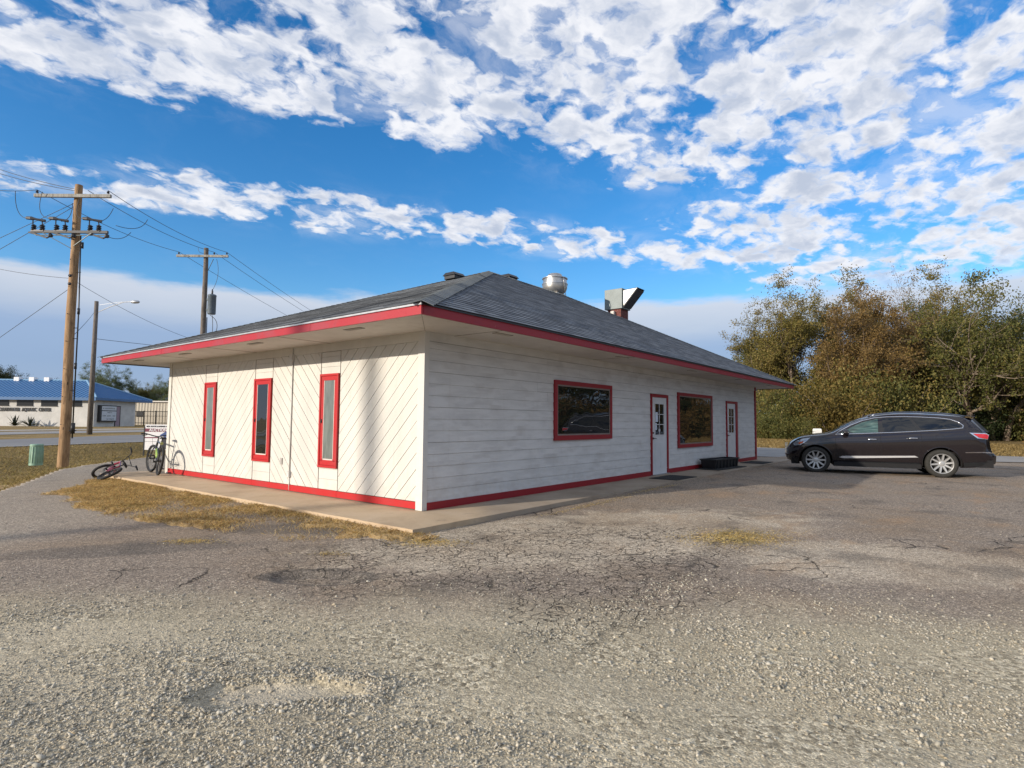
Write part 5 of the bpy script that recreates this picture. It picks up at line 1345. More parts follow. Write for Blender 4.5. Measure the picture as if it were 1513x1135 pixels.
def wire(label, pts3, r=.009, sag=.25, k=26, hang=True):
    if len(pts3) == 2 and (Vector(pts3[1]) - CAM).length < 40:      # runs out of the frame: carry it on to its far end or to its ground anchor
        a = Vector(pts3[0]); d_ = Vector(pts3[1]) - a; f_ = 3.0
        if a.z + d_.z * f_ < -.1: f_ = (-.1 - a.z) / d_.z
        if sag: pts3 = [a, a + d_, a + d_ * f_ + Vector((0, 0, .3))]
        else: pts3 = [a, a + d_ * f_]
    mb = MB(); P = []
    for a, b in zip(pts3[:-1], pts3[1:]):
        a = Vector(a); b = Vector(b)
        for t in np.linspace(0, 1, k)[:-1]: p = a.lerp(b, t); p.z -= 4 * sag * t * (1 - t); P.append(p)
    P.append(Vector(pts3[-1])); mb.tube(P, r, k=5)
    return tag(mb.build('power_line', M_WIRE, smooth=True), label, 'power line', 'overhead wires')
A1 = lambda x, z=.19: p1b + (MA @ Vector((x, 0, z)))
A2_ = lambda x, z=.19: p2b + (MB2 @ Vector((x, 0, z)))
# continuing direction beyond pole 2
dir12 = (p2b - p1b); nxt = lambda p: Vector((p.x, p.y, p.z)) + Vector((dir12.x, dir12.y, 0)) * 3.2 + Vector((0, 0, -.6))
lefts = [at(0, 303, 12.5), at(0, 258, 11.5), at(0, 253, 12.0)]
for nm, x1, x2, lft in (('left', -1.22, -1.22, at(-60, 272, 20.5)), ('middle', .45, .45, at(-60, 236, 20)), ('right', 1.12, 1.05, at(-60, 228, 21))):
    lab = {'left': 'wire strung from the left end of one crossarm to the left end of the other', 'middle': 'middle one of the three upper wires between the two crossarms', 'right': 'wire strung between the right ends of the two crossarms, outermost on the right'}[nm]
    a = A1(x1); b = A2_(x2); wire(lab, [a, b, nxt(b)], .010, .22)
    lab = {'left': 'wire leaving the frame at the left from the left end of the crossarm', 'middle': 'lower of the close pair of wires running left from the tan pole top', 'right': 'upper of the close pair of wires running left from the tan pole top'}[nm]
    st = A1(x1) if nm == 'left' else p1b + Vector((0, 0, 9.0 - (.05 if nm == 'middle' else 0)))
    wire(lab, [st, lft], .010, .12)
wire('thin neutral wire from the tan pole to the dark pole below the switches', [p1b + Vector((0, 0, 5.95)), p2b + Vector((0, 0, 5.0)), p2b + dir12 * 2.5 + Vector((0, 0, 4.6))], .007, .2)
wire('thin wire leaving left from the middle of the tan pole', [p1b + Vector((0, 0, 6.0)), at(-60, 384, 20.5)], .007, .1)
wire('slanting guy wire from the middle of the tan pole down to the left', [p1b + Vector((0, 0, 5.75)), at(-70, 548, 20)], .008, .0)
wire('upper slanting guy wire from the tan pole top down to the left', [p1b + Vector((0, 0, 8.6)), at(-60, 380, 20)], .009, .0)
wire('lower slanting guy wire from the tan pole top down to the left', [p1b + Vector((0, 0, 8.5)), at(-60, 403, 20.3)], .009, .0)
wire('short span of wire from the tan pole to the street lamp pole', [p1b + Vector((0, 0, 4.0)), lb + Vector((0, 0, 10.6))], .012, .1)
wire('faint wire from the street lamp pole running right behind the eave', [lb + Vector((0, 0, 8.1)), at(420, 525, 75)], .02, .2)

# pole outside the frame whose shadow falls on the white wall
sp_b = Vector((-44, 1.22 + .31 * 44, -.15))
p3 = pole('utility_pole', 'wooden utility pole outside the frame at the left, casting the soft shadow on the wall', sp_b, 19, .19, .15, M_POLED)

# ------------------------------------------------------------------ pool building across the road
C0 = on(137.5, 630.6, -.10); dr = Vector((.76, .65, 0)).normalized(); dl = Vector((-.65, .76, 0)).normalized()
pool = thing('aquatic_center_building', 'pale block building with blue standing seam metal roof across the road', 'building', C0, math.atan2(dr.y, dr.x))
M_BLOCK = simple('painted_block', (.56, .55, .52), .85, var=.12, scale=.8, bump=.02, bscale=3)
M_BLUE = simple('blue_metal_roof', (.055, .17, .36), .4, metal=.1, var=.08)
M_BLUED = simple('blue_fascia_metal', (.04, .12, .27), .45, metal=.1)
px_m = 89.0 / 863.76      # metres per photo pixel at the corner
WH = 39 * px_m + .35; WLr = 10.5; WLl = 46
# local: +x = right wall direction, +y = left wall direction
mb = MB(); mb.box(0, WLr, 0, WLl, -.3, WH); mb.build('wall', M_BLOCK, pool)
mb = MB(); ov_ = .75; ze = WH + .05; zr = WH + 3.05; ex0, ex1, ey0, ey1 = -ov_, WLr + 3.6, -ov_, WLl + ov_
wd = ex1 - ex0; cx_ = (ex0 + ex1) / 2; r0_ = Vector((cx_, ey0 + wd * .44, zr)); r1_ = Vector((cx_, ey1 - wd * .44, zr))
cs = [Vector((ex0, ey0, ze)), Vector((ex1, ey0, ze)), Vector((ex1, ey1, ze)), Vector((ex0, ey1, ze))]
mb.add(cs + [r0_, r1_], [(0, 1, 4), (1, 2, 5, 4), (2, 3, 5), (3, 0, 4, 5), (3, 2, 1, 0)]); pr_ = mb.build('roof', M_BLUE, pool)
mb = MB()
for i in range(int((ey1 - ey0) / .62)):
    y = ey0 + .3 + i * .62
    t = min(1, (y - ey0) / (r0_.y - ey0), (ey1 - y) / (ey1 - r1_.y)); a = Vector((ex0, y, ze)); b = Vector((ex0 + (cx_ - ex0) * t, y, ze + (zr - ze) * t)); mb.tube([a + Vector((0, 0, .03)), b + Vector((0, 0, .03))], .05, k=4)
for i in range(int(wd / .62)):
    x = ex0 + .3 + i * .62; t = 1 - abs(x - cx_) / (wd / 2); a = Vector((x, ey0, ze)); b = Vector((x, ey0 + (r0_.y - ey0) * t, ze + (zr - ze) * t)); mb.tube([a + Vector((0, 0, .03)), b + Vector((0, 0, .03))], .05, k=4)
mb.build('standing_seam', M_BLUE, pr_)
mb = MB()
for a, b in ((cs[0], r0_), (cs[1], r0_), (r0_, r1_)): mb.tube([a + Vector((0, 0, .06)), b + Vector((0, 0, .06))], .14, k=6)
mb.build('ridge_trim', simple('pale_blue_trim', (.20, .36, .52), .4), pr_)
mb = MB(); mb.box(ex0 - .06, ex0, ey0, ey1, ze - .42, ze + .02); mb.box(ex0, ex1, ey0 - .06, ey0, ze - .36, ze + .02); mb.build('fascia', M_BLUED, pool)
mb = MB(); mb.box(cx_ - .4, cx_ + .4, 14, 14.8, zr - .3, zr + .5); mb.box(cx_ - .4, cx_ + .4, 11.6, 12.4, zr - .3, zr + .5); mb.box(cx_ - .4, cx_ + .4, 16.4, 17.2, zr - .3, zr + .5)
mb.build('roof_light', simple('white_box', (.75, .75, .75), .5), pr_)
# front (left) wall windows and lettering : local x=0 face, y grows to the left
def ly(u):   # photo column -> distance along the left wall
    d = ray(u, 615); t_ = None
    # solve C0 + dl*s on the vertical plane containing the sight line
    a = np.array([[dl.x, -d.x], [dl.y, -d.y]]); b_ = np.array([CAM.x - C0.x, CAM.y - C0.y]); s_, _ = np.linalg.solve(a, b_); return float(s_)
for (u0, u1) in ((-60, -42), (-30, 12), (24, 48), (60, 84), (105, 120)):
    s0, s1 = ly(u1), ly(u0); mb = MB(); mb.box(-.06, .02, s0, s1, WH - 1.25, WH - .40)
    w_ = mb.build('window', simple('dark_strip_glass', (.02, .022, .025), .2) if 'dark_strip_glass' not in bpy.data.materials else bpy.data.materials['dark_strip_glass'], pool)
    mb = MB(); mb.box(-.10, -.02, s0 - .06, s1 + .06, WH - 1.33, WH - 1.25); mb.box(-.10, -.02, s0 - .06, s1 + .06, WH - .40, WH - .34); mb.build('frame', M_BLACKM, w_)
t0, t1 = ly(75), ly(-3)
M = Matrix.Translation((-.06, (t0 + t1) / 2, WH - 1.86)) @ Matrix.Rotation(rad(-90), 4, 'Z') @ Matrix.Rotation(rad(90), 4, 'X')
tm = text_mesh('wall_lettering', 'CLEARWATER  AQUATIC  CENTER', .78, simple('black_letters', (.02, .02, .02), .6), pool, M, .03, .012)
cur = max(v.co.y for v in tm.data.vertices) - min(v.co.y for v in tm.data.vertices); k_ = (t1 - t0) / cur; ym = (t0 + t1) / 2
for v in tm.data.vertices: v.co.y = ym + (v.co.y - ym) * k_
# right wall: message board and door
def lx(u):
    d = ray(u, 615); a = np.array([[dr.x, -d.x], [dr.y, -d.y]]); b_ = np.array([CAM.x - C0.x, CAM.y - C0.y]); s_, _ = np.linalg.solve(a, b_); return float(s_)
x0, x1 = lx(143.5), lx(168); 
mb = MB(); mb.box(x0, x1, -.45, .02, .75, 3.35); mbx = mb.build('message_board', M_BLACKM, pool)
mb = MB(); mb.box(x0 + .35, x1 - .12, -.48, -.45, 2.55, 3.20); mb.box(x0 + .35, x1 - .12, -.48, -.45, .95, 2.42); mb.build('board_face', simple('board_white', (.52, .56, .60), .6), mbx)
mf = Matrix.Rotation(rad(90), 4, 'X')
M_LET = simple('board_letters', (.04, .05, .05), .6)
cxs = (x0 + .35 + x1 - .12) / 2
# the board's lettering is unreadable at this distance in the photograph: rows of small dark letter strokes, no words
bw = (x1 - .12) - (x0 + .35)
for (zr_, hh_, spans) in ((2.86, .22, ((.06, .14), (.20, .88))), (2.22, .17, ((.36, .58), (.64, .70))), (1.70, .18, ((.05, .28), (.36, .62), (.76, .93))), (1.18, .18, ((.33, .45), (.52, .82)))):
    mb = MB(); rr_b = random.Random(int(zr_ * 100))
    for (s0, s1) in spans:
        x_ = x0 + .35 + bw * s0; xe = x0 + .35 + bw * s1
        while x_ < xe:
            w_b = rr_b.uniform(.05, .11); k_b = rr_b.random()
            mb.box(x_, x_ + .03, -.49, -.48, zr_ - hh_ / 2, zr_ + hh_ / 2); mb.box(x_, x_ + w_b, -.49, -.48, zr_ + (hh_ / 2 - .04 if k_b > .4 else -hh_ / 2), zr_ + (hh_ / 2 if k_b > .4 else -hh_ / 2 + .04)); x_ += w_b + .05
    mb.build('letter_row', M_LET, mbx)
x0, x1 = lx(170), lx(176.5)
mb = MB(); mb.box(x0, x1, -.05, .02, .1, 3.2); dd_ = mb.build('door', simple('mauve_door', (.30, .22, .26), .6), pool)
mb = MB(); mb.box(x0 - .12, x0, -.08, .02, .0, 3.32); mb.box(x1, x1 + .12, -.08, .02, .0, 3.32); mb.box(x0, x1, -.08, .02, 3.2, 3.32); mb.build('door_frame', M_BLACKM, dd_)
# spiky plants at the wall
M_YUC = simple('yucca_leaf', (.035, .05, .03), .6, var=.4)
for i, (u, lab) in enumerate(((32, 'dark spiky yucca at the pale block wall, left one of the pair'), (54, 'dark spiky yucca at the pale block wall, right one of the pair'))):
    s_ = ly(u); base = C0 + dl * s_ - dr * 1.2; mb = MB()
    for k in range(34):
        a = random.uniform(0, 6.28); e_ = random.uniform(.15, 1.35); ln = random.uniform(1.0, 2.0); d_ = Vector((math.cos(a) * math.cos(e_), math.sin(a) * math.cos(e_), math.sin(e_))); w_ = d_.cross(Vector((0, 0, 1))).normalized() * .09
        mb.add([w_, -w_, d_ * ln * .6 - w_ * 1.1 + Vector((0, 0, .03)), d_ * ln * .6 + w_ * 1.1, d_ * ln + Vector((0, 0, -.12))], [(0, 1, 2, 3), (3, 2, 4)])
    o = mb.build('yucca', M_YUC, fix=False); o.location = (base.x, base.y, -.05); tag(o, lab, 'yucca', 'yuccas at the block wall')
# tan shed and fence right of it
sb = gat(228, 118)
shed = thing('metal_shed', 'tan ribbed metal shed behind the black fence, right of the blue roofed building', 'shed', sb, math.atan2(-.78, .62))
mb = MB(); pxs = 118 / 863.76
mb.box(-6.5, 22, 0, 9, -.2, 4.6); mb.build('wall', simple('tan_metal', (.52, .47, .38), .6), shed)
mb = MB(); mb.prism([(-7, -.4, 4.6), (22.5, -.4, 4.6), (22.5, 9.4, 4.6), (-7, 9.4, 4.6)], (0, 0, .25)); mb.build('roof', simple('pale_metal_roof', (.62, .58, .52), .5), shed)
mb = MB()
for i in range(48): x = -6.3 + i * .6; mb.box(x, x + .09, -.06, 0, .0, 4.6)
mb.build('rib', simple('tan_metal_rib', (.40, .36, .29), .6), shed)
mb = MB(); mb.box(-3.6, -2.4, -.1, -.06, 1.6, 2.7); mb.build('window', M_BLACKM, shed)
fb = gat(228, 104)
fence = thing('metal_fence', 'black metal rail fence in front of the tan shed', 'fence', fb, math.atan2(-.78, .62))
for i in range(9):
    mb = MB(); x = -4 + i * 2.1; mb.cyl((x, 0, -.1), (x, 0, 2.7), .07, k=6); mb.build('post', M_BLACKM, fence)
mb = MB(); mb.box(-4, 12.8, -.03, .03, 2.5, 2.6); mb.box(-4, 12.8, -.03, .03, .45, .55); mb.box(-4, 12.8, -.03, .03, 1.7, 1.76)
for i in range(110): x = -4 + i * .153; mb.cyl((x, 0, .1), (x, 0, 2.6), .013, k=4)
mb.build('rail', M_BLACKM, fence)

# pale box beyond the car bonnet
wb_ = gat(1207, 34)
wbx = thing('mailbox', 'small white box on a post just beyond the bonnet of the dark suv', 'mailbox', (wb_.x, wb_.y, -.08), math.atan2(-.78, .62))
mb = MB(); mb.cyl((0, 0, -.1), (0, 0, .85), .05, k=8); mb.build('post', M_POLED, wbx)
mb = MB(); mb.box(-.20, .20, -.13, .13, .85, 1.02); mb.lathe([(.0001, -.20), (.13, -.20), (.13, .20), (.0001, .20)], 16, Matrix.Translation((0, 0, 1.02)) @ Matrix.Rotation(rad(90), 4, 'Y')); mb.build('box', simple('white_enamel', (.8, .78, .72), .4), wbx, smooth=True, auto=40)

# ------------------------------------------------------------------ trees
def leaf_mat(name, stops, trans=.35):
    m, n, P = new_mat(name); r = n.island(); g = n.noise(n.coord(), .22, 3)
    g2 = n.noise(n.pos(), .45, 4, .65); f = n.math('ADD', n.math('ADD', n.math('MULTIPLY', r, .42), n.math('MULTIPLY', g, .28)), n.math('MULTIPLY', g2, .36))
    col = n.ramp(f, stops); P(color=col, rough=.6, spec=.25)
    out = m.node_tree.nodes['Material Output']; b = m.node_tree.nodes['Principled BSDF']
    t = n.new('ShaderNodeBsdfTranslucent'); n.put(t.inputs[0], col); mx = n.new('ShaderNodeMixShader'); mx.inputs[0].default_value = trans
    n.l.new(b.outputs[0], mx.inputs[1]); n.l.new(t.outputs[0], mx.inputs[2]); n.l.new(mx.outputs[0], out.inputs[0]); return m
LM_OLIVE = leaf_mat('olive_leaves', [(.15, (0.063, 0.065, 0.019)), (.4, (0.146, 0.133, 0.036)), (.6, (0.221, 0.181, 0.054)), (.85, (0.316, 0.214, 0.072))])
LM_BROWN = leaf_mat('brown_leaves', [(.15, (0.063, 0.045, 0.022)), (.4, (0.155, 0.102, 0.038)), (.6, (0.232, 0.150, 0.053)), (.85, (0.309, 0.213, 0.076))])
LM_GREEN = leaf_mat('green_leaves', [(.15, (0.038, 0.048, 0.013)), (.4, (0.085, 0.097, 0.027)), (.6, (0.145, 0.140, 0.040)), (.85, (0.272, 0.207, 0.060))])
LM_YEL = leaf_mat('yellow_leaves', [(.15, (0.050, 0.044, 0.013)), (.4, (0.116, 0.094, 0.026)), (.6, (0.180, 0.129, 0.035)), (.85, (0.261, 0.177, 0.055))])
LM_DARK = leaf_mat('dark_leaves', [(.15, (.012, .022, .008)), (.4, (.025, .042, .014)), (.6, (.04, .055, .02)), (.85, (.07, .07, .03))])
LM_FARG = leaf_mat('far_green_leaves', [(.15, (.05, .08, .035)), (.4, (.10, .14, .06)), (.6, (.14, .17, .08)), (.85, (.20, .20, .10))])
M_BARK = simple('bark', (.16, .12, .09), .9, var=.4, scale=3)
M_BARKL = simple('pale_bark', (.21, .165, .125), .9, var=.35, scale=3)
def skeleton(rng, height, spread, levels=4, lean=.1, first=.25, nb=(5, 4, 4), upb=.45):
    """list of (points, radii, level); tips"""
    out = []; tips = []
    def grow(p, d, ln, r, lev):
        k = 7; pts = [p.copy()]; rr_ = [r]; q = p.copy(); dd_ = d.copy()
        for i in range(k):
            dd_ = (dd_ + Vector(rng.normal(0, .16, 3)) + Vector((0, 0, .05 if lev else .02))).normalized(); q = q + dd_ * (ln / k); pts.append(q.copy()); rr_.append(max(.012, r * (1 - .75 * (i + 1) / k)))
        out.append((pts, rr_, lev))
        if lev >= levels - 1: tips.extend([(pts[j], lev) for j in range(2, k + 1)]); return
        nbr = nb[min(lev, len(nb) - 1)]
        for b in range(nbr):
            t = (first if lev == 0 else .25) + (1 - (first if lev == 0 else .25)) * (b + rng.random()) / nbr; j = min(k, max(1, int(t * k))); base = pts[j]
            az = rng.random() * 6.283; ax = dd_.orthogonal().normalized(); ax.rotate(Matrix.Rotation(az, 3, dd_)); ang = rng.uniform(.45, 1.05)
            nd = (dd_ * math.cos(ang) + ax * math.sin(ang) + Vector((0, 0, upb * .4))).normalized()
            grow(base, nd, ln * rng.uniform(.45, .68) * (spread if lev == 0 else 1), rr_[j] * .62, lev + 1)
        tips.append((pts[-1], lev))
    grow(Vector((0, 0, -.3)), Vector((rng.normal(0, lean), rng.normal(0, lean), 1)).normalized(), height * .72, height * .021, 0)
    return out, tips
def tree_mesh(seed, height, spread=1.0, leaves=14000, lsize=.17, clump=.55, lm=LM_OLIVE, bark=M_BARK, **kw):
    rng = np.random.default_rng(seed); sk, tips = skeleton(rng, height, spread, **kw)
    mb = MB()
    for pts, rr_, lev in sk: mb.tube(pts, rr_, k=(9, 6, 4, 3)[min(lev, 3)])
    trunk = mb
    T = np.array([tuple(t[0]) for t in tips]); wgt = np.array([1.0 if t[1] >= 2 else .5 for t in tips]); wgt *= rng.gamma(.5, 1.0, len(T)) + .015; wgt /= wgt.sum()
    idx = rng.choice(len(T), leaves, p=wgt); c = T[idx] + rng.normal(0, clump, (leaves, 3)) * np.array([1, 1, .75])
    Vv, Ff = quads(rng, c, lsize)
    return trunk, Vv, Ff
def quads(rng, c, size, flat=0):
    m = len(c); a = rng.normal(size=(m, 3)); a /= np.linalg.norm(a, axis=1)[:, None]; b = rng.normal(size=(m, 3)); b -= (b * a).sum(1)[:, None] * a; b /= np.linalg.norm(b, axis=1)[:, None]
    s = size * rng.uniform(.55, 1.35, (m, 1)); a = a * s; b = b * s * .62
    V = np.stack([c - a, c + b * .9 - a * .1, c + a, c - b * .9 + a * .1], 1).reshape(-1, 3); F = np.arange(m * 4).reshape(m, 4); return V, F
def make_tree(name, seed, height, lm, bark=M_BARK, **kw):
    tr_, V, F = tree_mesh(seed, height, lm=lm, **kw)
    root = bpy.data.objects.new(name, None); COL.objects.link(root)
    tr_.build('trunk', bark, root, smooth=True, fix=False); link('crown', raw_mesh('crown', V, F, lm), root); return root
def make_bush(name, seed, w, h, leaves, lm, ls=.075):
    rng = np.random.default_rng(seed); root = bpy.data.objects.new(name, None); COL.objects.link(root); mb = MB(); tips = []
    for i in range(26):
        a = rng.uniform(0, 6.28); p = Vector((rng.normal(0, w * .25), rng.normal(0, w * .25), -.1)); d_ = Vector((math.cos(a) * .6, math.sin(a) * .6, 1)).normalized(); pts = [p.copy()]; ln = h * rng.uniform(.5, 1.0)
        for j in range(6): d_ = (d_ + Vector(rng.normal(0, .22, 3))).normalized(); p = p + d_ * ln / 6; pts.append(p.copy()); tips.append(tuple(p))
        mb.tube(pts, [.04 * (1 - j / 8) for j in range(7)], k=4)
    mb.build('stems', M_BARK, root, fix=False)
    T = np.array(tips); c = T[rng.integers(0, len(T), leaves)] + rng.normal(0, .42, (leaves, 3)); c[:, 2] = np.abs(c[:, 2]); V, F = quads(rng, c, ls); link('foliage', raw_mesh('foliage', V, F, lm), root); return root
def recolor(root, lm, child='crown'):
    for ch in root.children:
        if ch.name.startswith(child): ch.data = ch.data.copy(); ch.data.materials[0] = lm
protos = {
 'olive': make_tree('deciduous_tree', 11, 13.5, LM_OLIVE, leaves=44000, clump=.34, lsize=.10, spread=1.25, first=.18, nb=(10, 6, 5)),
 'brown': make_tree('deciduous_tree', 22, 13.0, LM_BROWN, leaves=32000, clump=.32, lsize=.095, spread=1.1, first=.15, nb=(10, 6, 5)),
 'thin': make_tree('deciduous_tree', 33, 16.0, LM_GREEN, bark=M_BARKL, leaves=20000, clump=.32, lsize=.11, spread=.85, first=.3, nb=(10, 6, 5)),
 'bare': make_tree('bare_tree', 44, 17.0, LM_BROWN, bark=M_BARKL, leaves=4200, clump=.45, lsize=.08, spread=.8, first=.3, nb=(9, 5, 5)),
 'green': make_tree('deciduous_tree', 55, 14.0, LM_GREEN, leaves=42000, clump=.38, lsize=.11, spread=1.15, first=.12, nb=(11, 6, 5)),
}
used = set()
def place_tree(kind, u, D, sc, rz, label, cat='tree', group='trees along the right verge', lm=None, z=-.1):
    src = protos[kind]
    if kind in used: src = copy_tree(src)
    used.add(kind); g = gat(u, D, z); src.location = g; src.scale = (sc, sc, sc); src.rotation_euler = (0, 0, rz); tag(src, label, cat, group)
    if lm: recolor(src, lm)
    return src
R_T = [
 ('olive', 1118, 62, .90, .3, 'olive leaved tree at the left end of the wood, next to the roof corner', None),
 ('olive', 1185, 60, 1.06, 2.1, 'broad olive tree above the nose of the suv', None),
 ('green', 1150, 68, .98, 1.0, 'green crowned tree partly hidden behind the left end olive trees', None),
 ('brown', 1240, 57, 1.06, .5, 'reddish brown leaved tree above the suv bonnet', None),
 ('olive', 1262, 66, 1.14, 4.0, 'tall olive tree with the highest dense crown left of the bare tree', None),
 ('brown', 1300, 58, 1.02, 2.7, 'brown leaved tree standing above the suv front door', None),
 ('bare', 1352, 58, 1.12, .2, 'nearly bare tree with pale leaning trunk, highest twigs of the wood', None),
 ('thin', 1385, 60, 1.15, 1.2, 'thin crowned green tree right of the bare tree', None),
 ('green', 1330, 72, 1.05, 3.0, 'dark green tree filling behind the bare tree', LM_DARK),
 ('thin', 1440, 56, 1.08, 2.9, 'pale trunked open tree above the suv tailgate', None),
 ('thin', 1485, 58, 1.05, 4.4, 'open crowned green tree near the right edge of the frame', None),
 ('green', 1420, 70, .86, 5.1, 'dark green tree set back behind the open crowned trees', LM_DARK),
 ('green', 1500, 66, .76, .9, 'dense green tree at the right edge of the frame', None),
 ('brown', 1395, 60, .62, 3.7, 'low brown tree under the open crowned trees', None),
 ('olive', 1415, 60, 1.12, 2.4, 'olive tree between the bare tree and the pale trunked open tree', None),
 ('green', 1465, 58, 1.05, 3.3, 'green leafy tree right above the suv tail lamp', None),
 ('brown', 1368, 66, 1.2, 5.2, 'tall brown tree directly behind the bare tree', None),
 ('olive', 1520, 62, .84, 4.3, 'olive tree cut by the right frame edge', None),
 ('olive', 1560, 58, .74, 1.9, 'olive tree just outside the right edge of the frame', None),
]
for kd, u, D, sc, rz, lab, lm in R_T: place_tree(kd, u, D, sc * .86, rz, lab, 'tree', 'trees along the right verge', lm)
bushes = {'yel': make_bush('shrub', 5, 4.5, 4.2, 24000, LM_YEL), 'brn': make_bush('shrub', 6, 4.5, 3.8, 20000, LM_BROWN), 'grn': make_bush('shrub', 7, 4.5, 3.4, 24000, LM_GREEN)}
BS = [('grn', 1128, 54, .95, 'green shrub against the far red corner board'), ('grn', 1160, 52, .85, 'green shrub in front of the nose of the suv'), ('brn', 1175, 55, 1.25, 'tall green shrub behind the suv nose'), ('yel', 1205, 53, 1.0, 'yellow leaved shrub above the suv bonnet'),
 ('yel', 1240, 52, 1.35, 'tall yellow shrub above the suv windscreen'), ('brn', 1268, 54, 1.5, 'tall olive shrub above the suv roof front'), ('yel', 1295, 52, 1.2, 'green shrub above the suv front door'), ('brn', 1325, 55, 1.3, 'brown shrub above the middle of the suv'),
 ('grn', 1360, 60, 1.2, 'green shrub above the suv rear door'), ('brn', 1395, 62, 1.0, 'olive shrub above the suv rear wheel'), ('grn', 1430, 60, 1.05, 'dark green shrub right of the suv roof'), ('grn', 1470, 61, 1.2, 'green shrub beside the suv tail lamp'), ('brn', 1500, 62, .8, 'low brown shrub near the right frame edge'), ('grn', 1520, 60, 1.2, 'green shrub on the right frame edge')]
ub = set()
for i, (kd, u, D, sc, lab) in enumerate(BS):
    s_ = bushes[kd]
    if kd in ub: s_ = copy_tree(s_)
    ub.add(kd); s_.location = gat(u, D); s_.scale = (sc, sc, sc); s_.scale = (sc * random.uniform(.8, 1.2), sc, sc * random.uniform(.75, 1.45)); s_.rotation_euler = (0, 0, i * 1.7); tag(s_, lab, 'shrub', 'shrubs at the edge of the wood')
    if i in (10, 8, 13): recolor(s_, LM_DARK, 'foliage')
    if i in (6, 2): recolor(s_, LM_GREEN, 'foliage')
    if i in (5, 9): recolor(s_, LM_OLIVE, 'foliage')
OUT = [(54, -17), (49, -16), (45, -19), (41.5, -22.5), (38, -26), (34, -30), (29, -34)]
ordn = ['first', 'second', 'third', 'fourth', 'fifth', 'sixth', 'seventh']
for i, (x_, y_) in enumerate(OUT):
    t = copy_tree(protos['green' if i % 2 else 'olive']); t.location = (x_, y_, -.1); t.scale = (.8, .8, .8); t.rotation_euler = (0, 0, i * 2.2); recolor(t, LM_DARK if i % 3 else LM_GREEN); tag(t, ordn[i] + ' tree outside the frame beyond the right edge, mirrored in the big windows', 'tree', 'trees along the right verge')
    for q, kd in ((0, 'grn'), (1, 'brn')):
        b_ = copy_tree(bushes[kd]); b_.location = (x_ - 2.5 + q * 3.2, y_ - .5 + q * 2.2, -.1); b_.scale = (1.3, 1.3, 1.2); b_.rotation_euler = (0, 0, i + q * 2.0); recolor(b_, LM_DARK if q == 0 else LM_BROWN, 'foliage')
        tag(b_, ('dark green' if q == 0 else 'brown') + ' shrub outside the frame at the right, under the ' + ordn[i] + ' mirrored tree', 'shrub', 'shrubs at the edge of the wood')
# trees behind the pool building
LT = [('green', -60, 128, 1.25, LM_DARK), ('green', -20, 132, 1.25, LM_DARK), ('green', 8, 134, 1.18, LM_DARK), ('green', 30, 140, 1.05, LM_DARK), ('green', 55, 142, .98, LM_DARK), ('green', 80, 140, .98, LM_DARK), ('green', 100, 145, .94, LM_DARK), ('olive', 132, 150, 1.15, LM_FARG), ('olive', 160, 148, 1.18, LM_FARG), ('olive', 182, 150, 1.05, LM_FARG), ('green', 200, 160, 1.05, None), ('green', 218, 165, .9, None), ('olive', 240, 158, .98, LM_FARG), ('olive', 262, 150, .95, LM_FARG),
 ('green', -120, 120, 1.2, LM_DARK), ('green', -190, 110, 1.2, LM_DARK), ('green', -280, 100, 1.1, LM_DARK), ('green', -420, 90, 1.1, LM_DARK), ('green', -640, 80, 1.1, LM_DARK), ('green', -1000, 66, 1.1, LM_DARK)]
names_ = ['dark tree beyond the blue roof, cut by the left frame edge', 'dark tall tree at the left frame edge beyond the blue roof', 'tallest dark tree beyond the left end of the blue roof', 'dark tree beyond the blue roof, third in from the left edge', 'dark low tree behind the three white roof lights', 'dark tree just left of the tan pole, beyond the blue roof', 'dark tree hidden mostly by the tan pole', 'pale green tree between the tan pole and the street lamp pole', 'pale green tree right of the street lamp pole', 'pale green tree above the blue hip roof slope', 'dark green tree above the right eave of the blue roof', 'green tree above the tan shed, left part', 'pale tree above the tan shed by the white wall corner', 'pale tree hidden behind the white building end',
 'dark tree outside the frame at the left, first', 'dark tree outside the frame at the left, second', 'dark tree outside the frame at the left, third', 'dark tree outside the frame at the left, fourth', 'dark tree outside the frame at the left, fifth', 'dark tree outside the frame at the left, sixth']
for i, ((kd, u, D, sc, lm), lab) in enumerate(zip(LT, names_)): place_tree(kd, u, D, sc * .70, i * 1.3, lab, 'tree', 'trees beyond the blue roofed building', lm)

